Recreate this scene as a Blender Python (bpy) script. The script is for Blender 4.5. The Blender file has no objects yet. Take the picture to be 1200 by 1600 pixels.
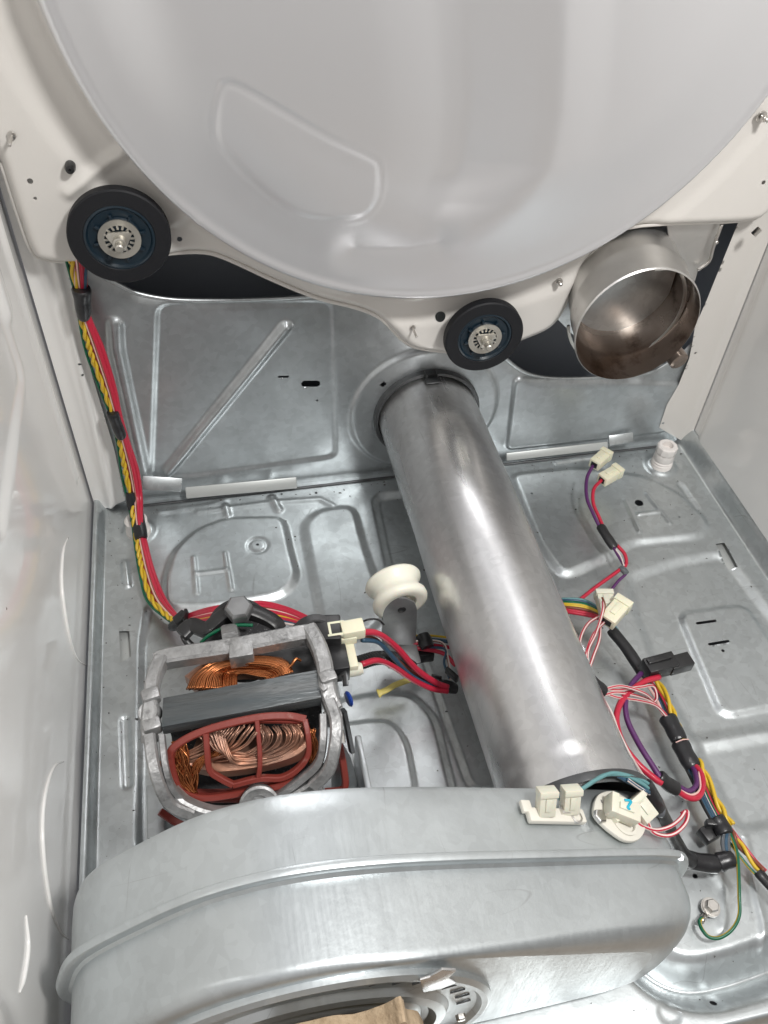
import bpy, bmesh, math, random
import numpy as np
from mathutils import Vector, Matrix
random.seed(7); rng = np.random.default_rng(7)
CM = 0.01
scene = bpy.context.scene
col = scene.collection

# ------------------------------------------------------------------ camera
# origin: rear left corner of the dryer floor; x right, y to the back, z up (centimetres, scaled to metres on build)
R = np.array([[0.97897935, 0.119237, -0.16547496],
              [-0.20041207, 0.71302384, -0.6718869],
              [0.03787381, 0.69092658, 0.72193215]])
CAM = np.array([13.98173987, -67.96655395, 66.70416869])
F = 1334.3058
cd = bpy.data.cameras.new('camera'); cam = bpy.data.objects.new('camera', cd); col.objects.link(cam)
M4 = Matrix([list(R[i]) + [CAM[i] * CM] for i in range(3)] + [[0, 0, 0, 1]])
cam.matrix_world = M4
cd.sensor_fit = 'VERTICAL'; cd.sensor_height = 24; cd.lens = 24 * F / 1600
cd.clip_start = 0.01; cd.clip_end = 50
scene.camera = cam

# ------------------------------------------------------------------ room light (soft) and the work lamp
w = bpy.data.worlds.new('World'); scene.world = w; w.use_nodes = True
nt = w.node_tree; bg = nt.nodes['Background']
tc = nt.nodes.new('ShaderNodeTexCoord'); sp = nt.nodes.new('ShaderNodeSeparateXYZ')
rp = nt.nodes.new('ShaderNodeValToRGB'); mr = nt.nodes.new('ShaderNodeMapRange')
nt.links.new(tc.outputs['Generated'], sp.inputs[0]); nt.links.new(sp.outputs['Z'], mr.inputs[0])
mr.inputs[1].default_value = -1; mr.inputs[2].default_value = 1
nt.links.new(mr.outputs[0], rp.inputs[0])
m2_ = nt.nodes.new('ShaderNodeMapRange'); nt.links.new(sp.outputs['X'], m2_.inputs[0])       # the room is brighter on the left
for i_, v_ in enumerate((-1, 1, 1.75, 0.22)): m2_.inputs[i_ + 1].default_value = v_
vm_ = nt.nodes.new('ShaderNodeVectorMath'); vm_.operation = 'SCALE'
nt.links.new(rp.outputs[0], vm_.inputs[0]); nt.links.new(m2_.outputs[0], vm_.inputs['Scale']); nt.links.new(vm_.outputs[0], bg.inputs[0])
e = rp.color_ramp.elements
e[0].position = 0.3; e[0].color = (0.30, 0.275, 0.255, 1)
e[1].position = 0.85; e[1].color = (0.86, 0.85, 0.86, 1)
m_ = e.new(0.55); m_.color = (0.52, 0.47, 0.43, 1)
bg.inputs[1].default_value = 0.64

def area(name, loc, target, size, power, color=(1, 1, 1)):
    l = bpy.data.lights.new(name, 'AREA'); l.shape = 'DISK'; l.size = size; l.energy = power; l.color = color
    o = bpy.data.objects.new(name, l); col.objects.link(o)
    o.location = Vector(loc) * CM
    o.rotation_euler = (Vector(target) - Vector(loc)).to_track_quat('-Z', 'Y').to_euler()
    return o
area('work_lamp', (55, -72, 111), (28, -22, 10), 0.14, 9.4, (1, 0.985, 0.96))
scene.view_settings.view_transform = 'Standard'; scene.view_settings.look = 'None'
scene.view_settings.exposure = 0.0; scene.view_settings.gamma = 1
scene.render.engine = 'CYCLES'

# ------------------------------------------------------------------ measuring: photograph position + one known coordinate -> point
def P(px, py, z=None, y=None, x=None):
    d = R @ np.array([(px - 600.) / F, -(py - 800.) / F, -1.])
    if x is not None: t = (x - CAM[0]) / d[0]
    elif y is not None: t = (y - CAM[1]) / d[1]
    else: t = (z - CAM[2]) / d[2]
    return CAM + t * d
def F2(pts): return [tuple(P(a, b, z=0)[:2]) for a, b in pts]             # floor -> (x, y)
def B2(pts, y=0): return [tuple(P(a, b, y=y)[[0, 2]]) for a, b in pts]    # upright sheet -> (x, z)

# ------------------------------------------------------------------ materials
def mat(name, base, rough=0.5, metal=0.0, coat=0.0, bump=0.0, bscale=300, var=0.0, vscale=40, base2=None, rvar=0.0, spec=0.5,
        spangle=0, scr=0, grain=None, stretch=None, dirt=None, dscale=14, dlo=0.6, dhi=0.75, trans=0, sss=0):
    m = bpy.data.materials.new(name); m.use_nodes = True
    n = m.node_tree; b = n.nodes['Principled BSDF']; L = n.links.new
    b.inputs['Base Color'].default_value = (*base, 1); b.inputs['Roughness'].default_value = rough
    b.inputs['Metallic'].default_value = metal; b.inputs['Coat Weight'].default_value = coat
    b.inputs['Specular IOR Level'].default_value = spec
    if trans: b.inputs['Transmission Weight'].default_value = trans
    if sss:
        b.inputs['Subsurface Weight'].default_value = sss; b.inputs['Subsurface Scale'].default_value = 0.004
    t = n.nodes.new('ShaderNodeTexCoord'); src = t.outputs['Object']
    if stretch:
        mp = n.nodes.new('ShaderNodeMapping'); mp.inputs['Scale'].default_value = stretch
        L(src, mp.inputs[0]); ssrc = mp.outputs[0]
    else: ssrc = src
    colr = None
    if var > 0 or base2:
        nz = n.nodes.new('ShaderNodeTexNoise'); nz.inputs['Scale'].default_value = vscale; nz.inputs['Detail'].default_value = 6
        L(ssrc, nz.inputs['Vector'])
        mx = n.nodes.new('ShaderNodeMix'); mx.data_type = 'RGBA'
        rm = n.nodes.new('ShaderNodeMapRange'); rm.inputs[1].default_value = 0.3; rm.inputs[2].default_value = 0.7
        L(nz.outputs['Fac'], rm.inputs[0]); L(rm.outputs[0], mx.inputs[0])
        b2 = base2 or tuple(c * (1 - var) for c in base)
        mx.inputs[6].default_value = (*base, 1); mx.inputs[7].default_value = (*b2, 1)
        colr = mx.outputs[2]
        if rvar:
            rr = n.nodes.new('ShaderNodeMapRange'); rr.inputs[1].default_value = 0.3; rr.inputs[2].default_value = 0.7
            rr.inputs[3].default_value = max(0.05, rough - rvar); rr.inputs[4].default_value = rough + rvar
            L(nz.outputs['Fac'], rr.inputs[0]); L(rr.outputs[0], b.inputs['Roughness'])
    if dirt:
        n2 = n.nodes.new('ShaderNodeTexNoise'); n2.inputs['Scale'].default_value = dscale; n2.inputs['Detail'].default_value = 10
        n2.inputs['Roughness'].default_value = 0.72
        L(src, n2.inputs['Vector'])
        r2 = n.nodes.new('ShaderNodeMapRange'); r2.inputs[1].default_value = dlo; r2.inputs[2].default_value = dhi
        L(n2.outputs['Fac'], r2.inputs[0])
        m2 = n.nodes.new('ShaderNodeMix'); m2.data_type = 'RGBA'; L(r2.outputs[0], m2.inputs[0])
        if colr is not None: L(colr, m2.inputs[6])
        else: m2.inputs[6].default_value = (*base, 1)
        m2.inputs[7].default_value = (*dirt, 1); colr = m2.outputs[2]
    if scr and colr is not None:      # fine handling scratches
        for q_, sc_ in enumerate(((3, .5, 2), (.5, 3, 1.2))):
            mg = n.nodes.new('ShaderNodeMapping'); mg.inputs['Scale'].default_value = sc_; mg.inputs['Rotation'].default_value = (0, 0, .5 + q_); L(src, mg.inputs[0])
            a1 = n.nodes.new('ShaderNodeTexNoise'); a1.inputs['Scale'].default_value = 7; a1.inputs['Detail'].default_value = 1; L(mg.outputs[0], a1.inputs['Vector'])
            a2 = n.nodes.new('ShaderNodeMath'); a2.operation = 'SUBTRACT'; a2.inputs[1].default_value = .5; L(a1.outputs['Fac'], a2.inputs[0])
            a3 = n.nodes.new('ShaderNodeMath'); a3.operation = 'ABSOLUTE'; L(a2.outputs[0], a3.inputs[0])
            a4 = n.nodes.new('ShaderNodeMapRange'); a4.inputs[2].default_value = .0035; a4.inputs[3].default_value = 1; a4.inputs[4].default_value = 0; L(a3.outputs[0], a4.inputs[0])
            a5 = n.nodes.new('ShaderNodeTexNoise'); a5.inputs['Scale'].default_value = 25; L(src, a5.inputs['Vector'])
            a6 = n.nodes.new('ShaderNodeMapRange'); a6.inputs[1].default_value = .5; a6.inputs[2].default_value = .68; a6.inputs[4].default_value = .45; L(a5.outputs['Fac'], a6.inputs[0])
            a7 = n.nodes.new('ShaderNodeMath'); a7.operation = 'MULTIPLY'; L(a4.outputs[0], a7.inputs[0]); L(a6.outputs[0], a7.inputs[1])
            a8 = n.nodes.new('ShaderNodeMix'); a8.data_type = 'RGBA'; L(a7.outputs[0], a8.inputs[0]); L(colr, a8.inputs[6]); a8.inputs[7].default_value = (.22, .22, .22, 1); colr = a8.outputs[2]
    if spangle and colr is not None:
        vo = n.nodes.new('ShaderNodeTexVoronoi'); vo.inputs['Scale'].default_value = 170; L(src, vo.inputs['Vector'])
        sv = n.nodes.new('ShaderNodeSeparateColor'); L(vo.outputs['Color'], sv.inputs[0])
        r5 = n.nodes.new('ShaderNodeMapRange'); r5.inputs[3].default_value = 1 - spangle; r5.inputs[4].default_value = 1 + spangle
        L(sv.outputs[0], r5.inputs[0])
        vs = n.nodes.new('ShaderNodeVectorMath'); vs.operation = 'SCALE'; L(colr, vs.inputs[0]); L(r5.outputs[0], vs.inputs['Scale']); colr = vs.outputs[0]
    if grain:
        mg = n.nodes.new('ShaderNodeMapping'); mg.inputs['Scale'].default_value = grain; L(src, mg.inputs[0])
        ng = n.nodes.new('ShaderNodeTexNoise'); ng.inputs['Scale'].default_value = 60; ng.inputs['Detail'].default_value = 5; L(mg.outputs[0], ng.inputs['Vector'])
        r6 = n.nodes.new('ShaderNodeMapRange'); r6.inputs[1].default_value = .3; r6.inputs[2].default_value = .7
        r6.inputs[3].default_value = max(.05, rough - .035); r6.inputs[4].default_value = rough + .04
        L(ng.outputs['Fac'], r6.inputs[0]); L(r6.outputs[0], b.inputs['Roughness'])
    if colr is not None: L(colr, b.inputs['Base Color'])
    if bump > 0:
        n3 = n.nodes.new('ShaderNodeTexNoise'); n3.inputs['Scale'].default_value = bscale; n3.inputs['Detail'].default_value = 3
        L(ssrc, n3.inputs['Vector'])
        bp = n.nodes.new('ShaderNodeBump'); bp.inputs['Strength'].default_value = bump; bp.inputs['Distance'].default_value = 0.001
        L(n3.outputs['Fac'], bp.inputs['Height']); L(bp.outputs[0], b.inputs['Normal'])
    return m
GALV = mat('galvanised_steel', (0.59, 0.625, 0.635), 0.36, 0.84, scr=1, spangle=.07, bump=0.10, bscale=130, var=0.16, vscale=28, rvar=0.07, dirt=(0.27, 0.265, 0.255), dscale=38, dlo=0.6, dhi=0.9)
GALVB = mat('galvanised_back_steel', (0.53, 0.56, 0.575), 0.37, 0.84, spangle=.06, dirt=(0.33, 0.34, 0.34), dscale=16, dlo=.6, dhi=1.0, bump=0.12, bscale=60, var=0.18, vscale=22, rvar=0.07)
GALVP = mat('rolled_pipe_steel', (0.74, 0.74, 0.74), 0.31, 0.88, spangle=.05, bump=1.0, bscale=14, base2=(0.48, 0.48, 0.485), vscale=24, rvar=0.1, stretch=(1, 0.14, 1), scr=1, dirt=(0.40, 0.38, 0.35), dscale=9, dlo=0.55, dhi=0.95)  # stretched darker base tone imitates long reflections along the pipe
GALVH = mat('blower_galvanised_steel', (0.60, 0.64, 0.655), 0.39, 0.82, scr=1, spangle=.035, grain=(9, .6, .6), bump=0.10, bscale=220, var=0.14, vscale=18, rvar=0.06, dirt=(0.36, 0.37, 0.37), dscale=35, dlo=0.62, dhi=0.9)
DUCT = mat('heat_stained_steel', (0.70, 0.69, 0.67), 0.36, 0.86, bump=0.3, bscale=40, var=0.25, vscale=16, dirt=(0.28, 0.21, 0.17), dscale=20, dlo=0.56, dhi=0.8)
DUCTIN = mat('burnt_duct_steel', (0.40, 0.34, 0.30), 0.32, 0.88, bump=0.7, bscale=22, base2=(0.13, 0.085, 0.06), vscale=13, rvar=0.1, dirt=(0.05, 0.03, 0.02), dscale=30, dlo=.52, dhi=.72)
WHITE = mat('white_enamel_wall', (0.86, 0.85, 0.83), 0.17, 0, coat=0.35, bump=0.03, bscale=30, dirt=(0.35, 0.34, 0.32), dscale=55, dlo=0.77, dhi=0.80)
BULK = mat('white_powder_coat', (0.70, 0.675, 0.64), 0.30, 0, coat=0.15, bump=0.05, bscale=400)
DISH = mat('pearl_white_coat', (0.66, 0.668, 0.69), 0.27, 0.45, coat=0.1, bump=0.03, bscale=500)
RUB = mat('black_rubber', (0.011, 0.0115, 0.014), 0.6, bump=0.1, bscale=600, spec=0.3)
NAVY = mat('navy_plastic', (0.006, 0.017, 0.028), 0.35)
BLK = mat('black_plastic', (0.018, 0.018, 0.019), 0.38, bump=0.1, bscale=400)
TAPE = mat('black_vinyl_tape', (0.016, 0.016, 0.018), 0.33, bump=0.5, bscale=120)
VOID = mat('dark_enclosure', (0.34, 0.37, 0.42), 0.6, 0.0)
STEEL = mat('zinc_plated_steel', (0.62, 0.60, 0.57), 0.28, 1.0, bump=0.1, bscale=300)
DSTEEL = mat('dark_oiled_steel', (0.16, 0.165, 0.17), 0.42, 0.8, bump=0.2, bscale=150, var=0.3, vscale=80)
CAST = mat('cast_aluminium', (0.50, 0.50, 0.50), 0.50, 0.75, bump=0.7, bscale=260, var=0.35, vscale=110, dirt=(0.12, 0.12, 0.12), dscale=70, dlo=0.55, dhi=0.75)
LAM = mat('blued_laminations', (0.085, 0.10, 0.108), 0.42, 0.6, bump=1.0, bscale=300, base2=(0.15, 0.155, 0.155), vscale=60, stretch=(0.15, 1, 5))
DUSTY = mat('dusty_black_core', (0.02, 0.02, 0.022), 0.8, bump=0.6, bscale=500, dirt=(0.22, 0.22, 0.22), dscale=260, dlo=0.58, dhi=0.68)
COPPER = mat('enamelled_copper', (0.56, 0.20, 0.075), 0.25, 0.9, var=0.45, vscale=60)
COPPERD = mat('dusty_copper', (0.50, 0.25, 0.16), 0.36, 0.75, base2=(0.30, 0.19, 0.15), vscale=50)
REDP = mat('brick_red_plastic', (0.22, 0.036, 0.026), 0.42, bump=0.2, bscale=200, dirt=(0.40, 0.24, 0.20), dscale=90, dlo=0.58, dhi=0.78)
CREAM = mat('cream_nylon', (0.78, 0.745, 0.57), 0.4, sss=0.15)
IVORY = mat('ivory_nylon', (0.68, 0.66, 0.55), 0.42, sss=0.15)
CERAM = mat('white_ceramic', (0.70, 0.675, 0.60), 0.45)
PWHITE = mat('white_plastic', (0.80, 0.76, 0.73), 0.4)
W_RED = mat('red_wire', (0.50, 0.02, 0.05), 0.32)
W_YEL = mat('yellow_wire', (0.66, 0.44, 0.03), 0.35)
W_BRN = mat('brown_wire', (0.20, 0.06, 0.03), 0.4)
W_PUR = mat('purple_wire', (0.10, 0.025, 0.12), 0.35)
W_GRN = mat('green_wire', (0.0, 0.11, 0.05), 0.35)
W_BLU = mat('slate_blue_wire', (0.035, 0.085, 0.14), 0.35)
W_TEAL = mat('teal_wire', (0.12, 0.27, 0.28), 0.35)
W_WHT = mat('white_wire', (0.72, 0.62, 0.58), 0.35)
W_PALE = mat('salmon_white_wire', (0.78, 0.50, 0.46), 0.35)
W_BLK = mat('black_wire', (0.015, 0.015, 0.016), 0.35)
BLUEP = mat('blue_plastic', (0.012, 0.05, 0.28), 0.35)
CYAN = mat('cyan_ink', (0.02, 0.42, 0.58), 0.5)
CLEAR = mat('smoky_heat_shrink', (0.10, 0.11, 0.12), 0.2, coat=0.4)
TANW = mat('rough_tan_felt', (0.52, 0.40, 0.27), 0.95, bump=1.0, bscale=420, base2=(0.33, 0.24, 0.15), vscale=130)
GROUND = mat('brown_wood_ground', (0.36, 0.29, 0.22), 0.6, base2=(0.24, 0.18, 0.13), vscale=25, stretch=(0.2, 2, 1))
INK = mat('pencil_marking', (0.13, 0.13, 0.13), 0.7)
PAPERW = mat('pale_steel_strip', (0.52, 0.54, 0.53), 0.42, 0.4)
BRASS = mat('dull_pin_steel', (0.55, 0.53, 0.48), 0.42, 0.9)
IDLER = mat('white_nylon_wheel', (0.80, 0.785, 0.68), 0.4, sss=0.15)
ARMST = mat('grey_arm_steel', (0.36, 0.365, 0.37), 0.4, 0.75, bump=0.2, bscale=150, var=0.25, vscale=80)

# ------------------------------------------------------------------ object helpers (all shapes in cm)
ORG = {}
def link(o, parent=None):
    col.objects.link(o)
    if parent: o.parent = parent
def thing(name, label, cat, loc, group=None):
    o = bpy.data.objects.new(name, None); link(o); o.empty_display_size = 0.02
    o.location = Vector([float(v) for v in loc]) * CM; ORG[o.name] = np.array(loc, float)
    o['label'] = label; o['category'] = cat
    if group: o['group'] = group
    return o
def mesh(name, v, f, m, parent=None, smooth=True, sharp=None, mats=None, mi=None):
    v = np.asarray(v, float)
    org = ORG[parent.name] if parent else np.zeros(3)
    me = bpy.data.meshes.new(name)
    me.from_pydata([tuple(p) for p in (v - org) * CM], [], [tuple(int(i) for i in q) for q in f])
    for mm in (mats or [m]): me.materials.append(mm)
    if mi is not None: me.polygons.foreach_set('material_index', np.asarray(mi, np.int32))
    if smooth:
        me.polygons.foreach_set('use_smooth', [True] * len(me.polygons))
        if sharp: me.set_sharp_from_angle(angle=math.radians(sharp))
    me.update()
    o = bpy.data.objects.new(name, me); link(o, parent); ORG[o.name] = org
    return o
def join(parts):
    V = []; Fc = []; k = 0
    for v, f in parts:
        V.append(np.asarray(v, float)); Fc += [tuple(i + k for i in q) for q in f]; k += len(v)
    return np.vstack(V), Fc
def struct(o): o['kind'] = 'structure'; return o
def label(o, s): o['label'] = s; return o

def spline(pts, n=8):
    p = np.array(pts, float)
    if len(p) < 3: return np.array([p[0] + (p[1] - p[0]) * t for t in np.linspace(0, 1, max(2, n // 2))])
    q = np.vstack([2 * p[0] - p[1], p, 2 * p[-1] - p[-2]]); out = []
    for i in range(1, len(q) - 2):
        a, b, c, d = q[i - 1:i + 3]
        for t in np.linspace(0, 1, n, endpoint=False):
            out.append(0.5 * ((2 * b) + (-a + c) * t + (2 * a - 5 * b + 4 * c - d) * t * t + (-a + 3 * b - 3 * c + d) * t ** 3))
    out.append(q[-2]); return np.array(out)
def frames(c, up0=None):
    t = np.gradient(c, axis=0); t /= np.linalg.norm(t, axis=1)[:, None] + 1e-12
    up = np.array([0, 0, 1.]) if up0 is None else np.array(up0, float)
    if abs(t[0] @ up) > 0.95: up = np.array([1., 0, 0])
    n = up - t[0] * (t[0] @ up); n /= np.linalg.norm(n); N = [n]
    for i in range(1, len(c)):
        n = N[-1] - t[i] * (N[-1] @ t[i]); n /= np.linalg.norm(n) + 1e-12; N.append(n)
    N = np.array(N); return t, N, np.cross(t, N)
def tube_geo(c, r, k=8, flat=1.0, caps=True, up0=None):
    c = np.asarray(c, float); t, N, B = frames(c, up0); r = np.broadcast_to(np.asarray(r, float), (len(c),))
    V = []
    for i in range(len(c)):
        for j in range(k):
            a = 2 * math.pi * j / k
            V.append(c[i] + r[i] * (math.cos(a) * N[i] * flat + math.sin(a) * B[i]))
    Fc = []; mi = []
    for i in range(len(c) - 1):
        for j in range(k):
            Fc.append((i * k + j, i * k + (j + 1) % k, (i + 1) * k + (j + 1) % k, (i + 1) * k + j)); mi.append(j)
    if caps:
        Fc.append(tuple(range(k))[::-1]); Fc.append(tuple((len(c) - 1) * k + j for j in range(k))); mi += [0, 0]
    return np.array(V), Fc, mi
def wire(name, pts, r, m, parent, stripe=None, n=8, k=8, flat=1.0, lab=None, raw=False):
    c = np.asarray(pts, float) if raw else spline(pts, n)
    v, f, mi = tube_geo(c, r, k, flat)
    o = mesh(name, v, f, m, parent, True, None, [m, stripe] if stripe else None, [1 if j == 1 or (j in (4, 7) and stripe == W_WHT) else 0 for j in mi] if stripe else None)
    if lab: o['label'] = lab
    return o
def twisted(name, pts, r, m1, m2, parent, pitch=1.9, n=14, gap=1.0):
    c = spline(pts, n); L = np.concatenate([[0], np.cumsum(np.linalg.norm(np.diff(c, axis=0), axis=1))])
    s = np.arange(0, L[-1], 0.16); c = np.array([np.interp(s, L, c[:, i]) for i in range(3)]).T
    t, N, B = frames(c)
    for ph, m in ((0, m1), (math.pi, m2)):
        a = 2 * math.pi * s / pitch + ph + 1.1 * np.sin(s * .55 + 1) + .6 * np.sin(s * 1.3)
        cc = c + (np.cos(a)[:, None] * N + np.sin(a)[:, None] * B) * r * 0.95
        v, f, _ = tube_geo(cc, r, 7); mesh(name, v, f, m, parent)
def rect_geo(bev, size, seg=2):
    bm = bmesh.new(); bmesh.ops.create_cube(bm, size=1)
    for q in bm.verts: q.co = Vector((q.co.x * size[0], q.co.y * size[1], q.co.z * size[2]))
    if bev > 0: bmesh.ops.bevel(bm, geom=bm.edges[:], offset=min(bev, min(size) * 0.45), segments=seg, affect='EDGES', profile=0.5)
    bm.verts.index_update(); v = np.array([q.co[:] for q in bm.verts]); f = [tuple(x.index for x in q.verts) for q in bm.faces]; bm.free()
    return v, f
def basis(xd, zd):
    x = np.array(xd, float); x /= np.linalg.norm(x); z = np.array(zd, float); z -= x * (x @ z); z /= np.linalg.norm(z)
    return np.array([x, np.cross(z, x), z])
def box_geo(c, size, bev=0.08, xd=(1, 0, 0), zd=(0, 0, 1), seg=2):
    v, f = rect_geo(bev, size, seg); return v @ basis(xd, zd) + np.array(c, float), f
def box(name, c, size, m, parent, bev=0.08, xd=(1, 0, 0), zd=(0, 0, 1), lab=None):
    v, f = box_geo(c, size, bev, xd, zd); o = mesh(name, v, f, m, parent, True, 35)
    if lab: o['label'] = lab
    return o
def lathe_geo(c, prof, axis=(0, 0, 1), n=32, closed=False, a0=0, a1=2 * math.pi, up=None):
    ax = np.array(axis, float); ax /= np.linalg.norm(ax)
    h = np.array(up if up is not None else ((1, 0, 0) if abs(ax[0]) < 0.9 else (0, 1, 0)), float); u = h - ax * (h @ ax); u /= np.linalg.norm(u); w_ = np.cross(ax, u)
    full = abs(a1 - a0 - 2 * math.pi) < 1e-6; na = n if full else n + 1
    V = [];
    for i in range(na):
        a = a0 + (a1 - a0) * i / n
        for r_, h_ in prof: V.append(np.array(c) + ax * h_ + r_ * (math.cos(a) * u + math.sin(a) * w_))
    k = len(prof); Fc = []
    for i in range(n):
        i2 = (i + 1) % na
        for j in range(k if closed else k - 1):
            j2 = (j + 1) % k; Fc.append((i * k + j, i2 * k + j, i2 * k + j2, i * k + j2))
    return np.array(V), Fc
def lathe(name, c, prof, m, parent, axis=(0, 0, 1), n=32, sharp=35, closed=False, a0=0, a1=2 * math.pi, lab=None, up=None):
    v, f = lathe_geo(c, prof, axis, n, closed, a0, a1, up); o = mesh(name, v, f, m, parent, True, sharp)
    if lab: o['label'] = lab
    return o
def prism_geo(pts, ext, bev=0.05):
    """pts: 3-D outline, ext: extrusion vector"""
    bm = bmesh.new(); vs = [bm.verts.new(p) for p in pts]; fc = bm.faces.new(vs)
    r_ = bmesh.ops.extrude_face_region(bm, geom=[fc]); nv = [g for g in r_['geom'] if isinstance(g, bmesh.types.BMVert)]
    bmesh.ops.translate(bm, verts=nv, vec=Vector(ext)); bmesh.ops.recalc_face_normals(bm, faces=bm.faces[:])
    if bev > 0: bmesh.ops.bevel(bm, geom=bm.edges[:], offset=bev, segments=2, affect='EDGES', profile=0.5)
    bmesh.ops.triangulate(bm, faces=[q for q in bm.faces if len(q.verts) > 4])
    bm.verts.index_update(); v = np.array([q.co[:] for q in bm.verts]); f = [tuple(x.index for x in q.verts) for q in bm.faces]; bm.free()
    return v, f
def prism(name, pts, ext, m, parent, bev=0.05):
    v, f = prism_geo([tuple(p) for p in pts], tuple(ext), bev); return mesh(name, v, f, m, parent, True, 35)
def hexnut_geo(c, r, h, axis, hole=False):
    prof = [(0.001, h), (r * 0.8, h), (r * 0.97, h * 0.8), (r, h * 0.65), (r, 0)]
    return lathe_geo(c, prof, axis, 6)
def bolt(name, c, r, h, axis, parent, m=None, washer=0):
    parts = [hexnut_geo(c, r, h, axis)]
    parts.append(lathe_geo(np.array(c) + np.array(axis) / np.linalg.norm(axis) * h * 0.92, [(r * 0.001, h * 0.12), (r * 0.5, h * 0.12), (r * 0.55, 0)], axis, 16))
    if washer: parts.append(lathe_geo(c, [(washer * 0.3, 0.1), (washer, 0.1), (washer, -0.02)], axis, 24))
    v, f = join(parts); return mesh(name, v, f, m or STEEL, parent, True, 30)

# ------------------------------------------------------------------ signed distances for stamped sheet
def sd_poly(X, Y, pts):
    pts = np.array(pts, float); d = np.full(X.shape, 1e9); s = np.ones(X.shape)
    n = len(pts)
    for i in range(n):
        a = pts[i]; b = pts[i - 1]
        ex, ey = b[0] - a[0], b[1] - a[1]; wx, wy = X - a[0], Y - a[1]
        t = np.clip((wx * ex + wy * ey) / (ex * ex + ey * ey + 1e-12), 0, 1)
        d = np.minimum(d, (wx - ex * t) ** 2 + (wy - ey * t) ** 2)
        c1 = Y >= a[1]; c2 = Y < b[1]; c3 = ex * wy > ey * wx
        s = np.where((c1 & c2 & c3) | (~c1 & ~c2 & ~c3), -s, s)
    return s * np.sqrt(d)
def sd_line(X, Y, pts, r=0.0):
    pts = np.array(pts, float); d = np.full(X.shape, 1e9)
    for i in range(len(pts) - 1):
        a = pts[i]; b = pts[i + 1]; ex, ey = b - a; wx, wy = X - a[0], Y - a[1]
        t = np.clip((wx * ex + wy * ey) / (ex * ex + ey * ey + 1e-12), 0, 1)
        d = np.minimum(d, (wx - ex * t) ** 2 + (wy - ey * t) ** 2)
    return np.sqrt(d) - r
def chaikin(pts, rc=1.0):
    p = np.array(pts, float); n = len(p); out = []
    for i in range(n):
        a, b, c = p[i - 1], p[i], p[(i + 1) % n]; la = np.linalg.norm(a - b); lc = np.linalg.norm(c - b)
        u = b + (a - b) / la * min(rc, .45 * la); w_ = b + (c - b) / lc * min(rc, .45 * lc)
        for t in (0, .33, .67, 1): out.append((1 - t) ** 2 * u + 2 * t * (1 - t) * b + t * t * w_)
    return np.array(out)
def sd_circ(X, Y, c, r): return np.hypot(X - c[0], Y - c[1]) - r
def sm(d, w_):   # 1 inside, 0 outside, slope half width w_
    t = np.clip(0.5 - d / (2 * w_), 0, 1); return t * t * (3 - 2 * t)
def sheet(name, ur, vr, step, hfun, to3d, m, parent=None, keep=None, holes=(), flip=False):
    """stamped sheet: a fine grid with real relief, trimmed to `keep` and pierced by `holes` with clean edges"""
    nu = int((ur[1] - ur[0]) / step) + 1; nv = int((vr[1] - vr[0]) / step) + 1
    U, V = np.meshgrid(np.linspace(*ur, nu), np.linspace(*vr, nv), indexing='ij')
    def cut(U, V):
        d = np.full(U.shape, -1e9)
        if keep is not None: d = np.maximum(d, keep(U, V))
        for h in holes: d = np.maximum(d, -h(U, V))
        return d
    if keep is not None or holes:
        U0, V0 = U.copy(), V.copy()
        for _ in range(3):
            d = cut(U, V); e_ = 0.02
            gx = (cut(U + e_, V) - cut(U - e_, V)) / (2 * e_); gy = (cut(U, V + e_) - cut(U, V - e_)) / (2 * e_)
            g = gx * gx + gy * gy + 1e-9
            msk = np.abs(d) < step * 0.72
            U = np.where(msk, U - d * gx / g, U); V = np.where(msk, V - d * gy / g, V)
        U = np.clip(U, U0 - step, U0 + step); V = np.clip(V, V0 - step, V0 + step)
    H = hfun(U, V)
    pts = to3d(U, V, H).reshape(-1, 3)
    idx = np.arange(nu * nv).reshape(nu, nv)
    q = np.stack([idx[:-1, :-1], idx[1:, :-1], idx[1:, 1:], idx[:-1, 1:]], -1).reshape(-1, 4)
    if keep is not None or holes:
        fu = (U[:-1, :-1] + U[1:, :-1] + U[1:, 1:] + U[:-1, 1:]) / 4; fv = (V[:-1, :-1] + V[1:, :-1] + V[1:, 1:] + V[:-1, 1:]) / 4
        q = q[(cut(fu, fv) < 0).reshape(-1)]
    if flip: q = q[:, ::-1]
    used = np.unique(q); rem = np.full(nu * nv, -1); rem[used] = np.arange(len(used)); pts = pts[used]; q = rem[q]
    org = ORG[parent.name] if parent else np.zeros(3)
    me = bpy.data.meshes.new(name); nF = len(q)
    me.vertices.add(len(pts)); me.vertices.foreach_set('co', ((pts - org) * CM).astype(np.float32).ravel())
    me.loops.add(nF * 4); me.loops.foreach_set('vertex_index', q.astype(np.int32).ravel())
    me.polygons.add(nF); me.polygons.foreach_set('loop_start', np.arange(nF, dtype=np.int32) * 4)
    me.polygons.foreach_set('use_smooth', np.ones(nF, bool))
    me.update(calc_edges=True); me.validate(); me.materials.append(m)
    o = bpy.data.objects.new(name, me); link(o, parent); ORG[o.name] = org
    return o

# ================================================================== SETTING
# ground under the machine
gv = [(-60, -110, -7), (130, -110, -7), (130, 40, -7), (-60, 40, -7)]
struct(mesh('ground', gv, [(0, 1, 2, 3)], GROUND, smooth=False))

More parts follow.
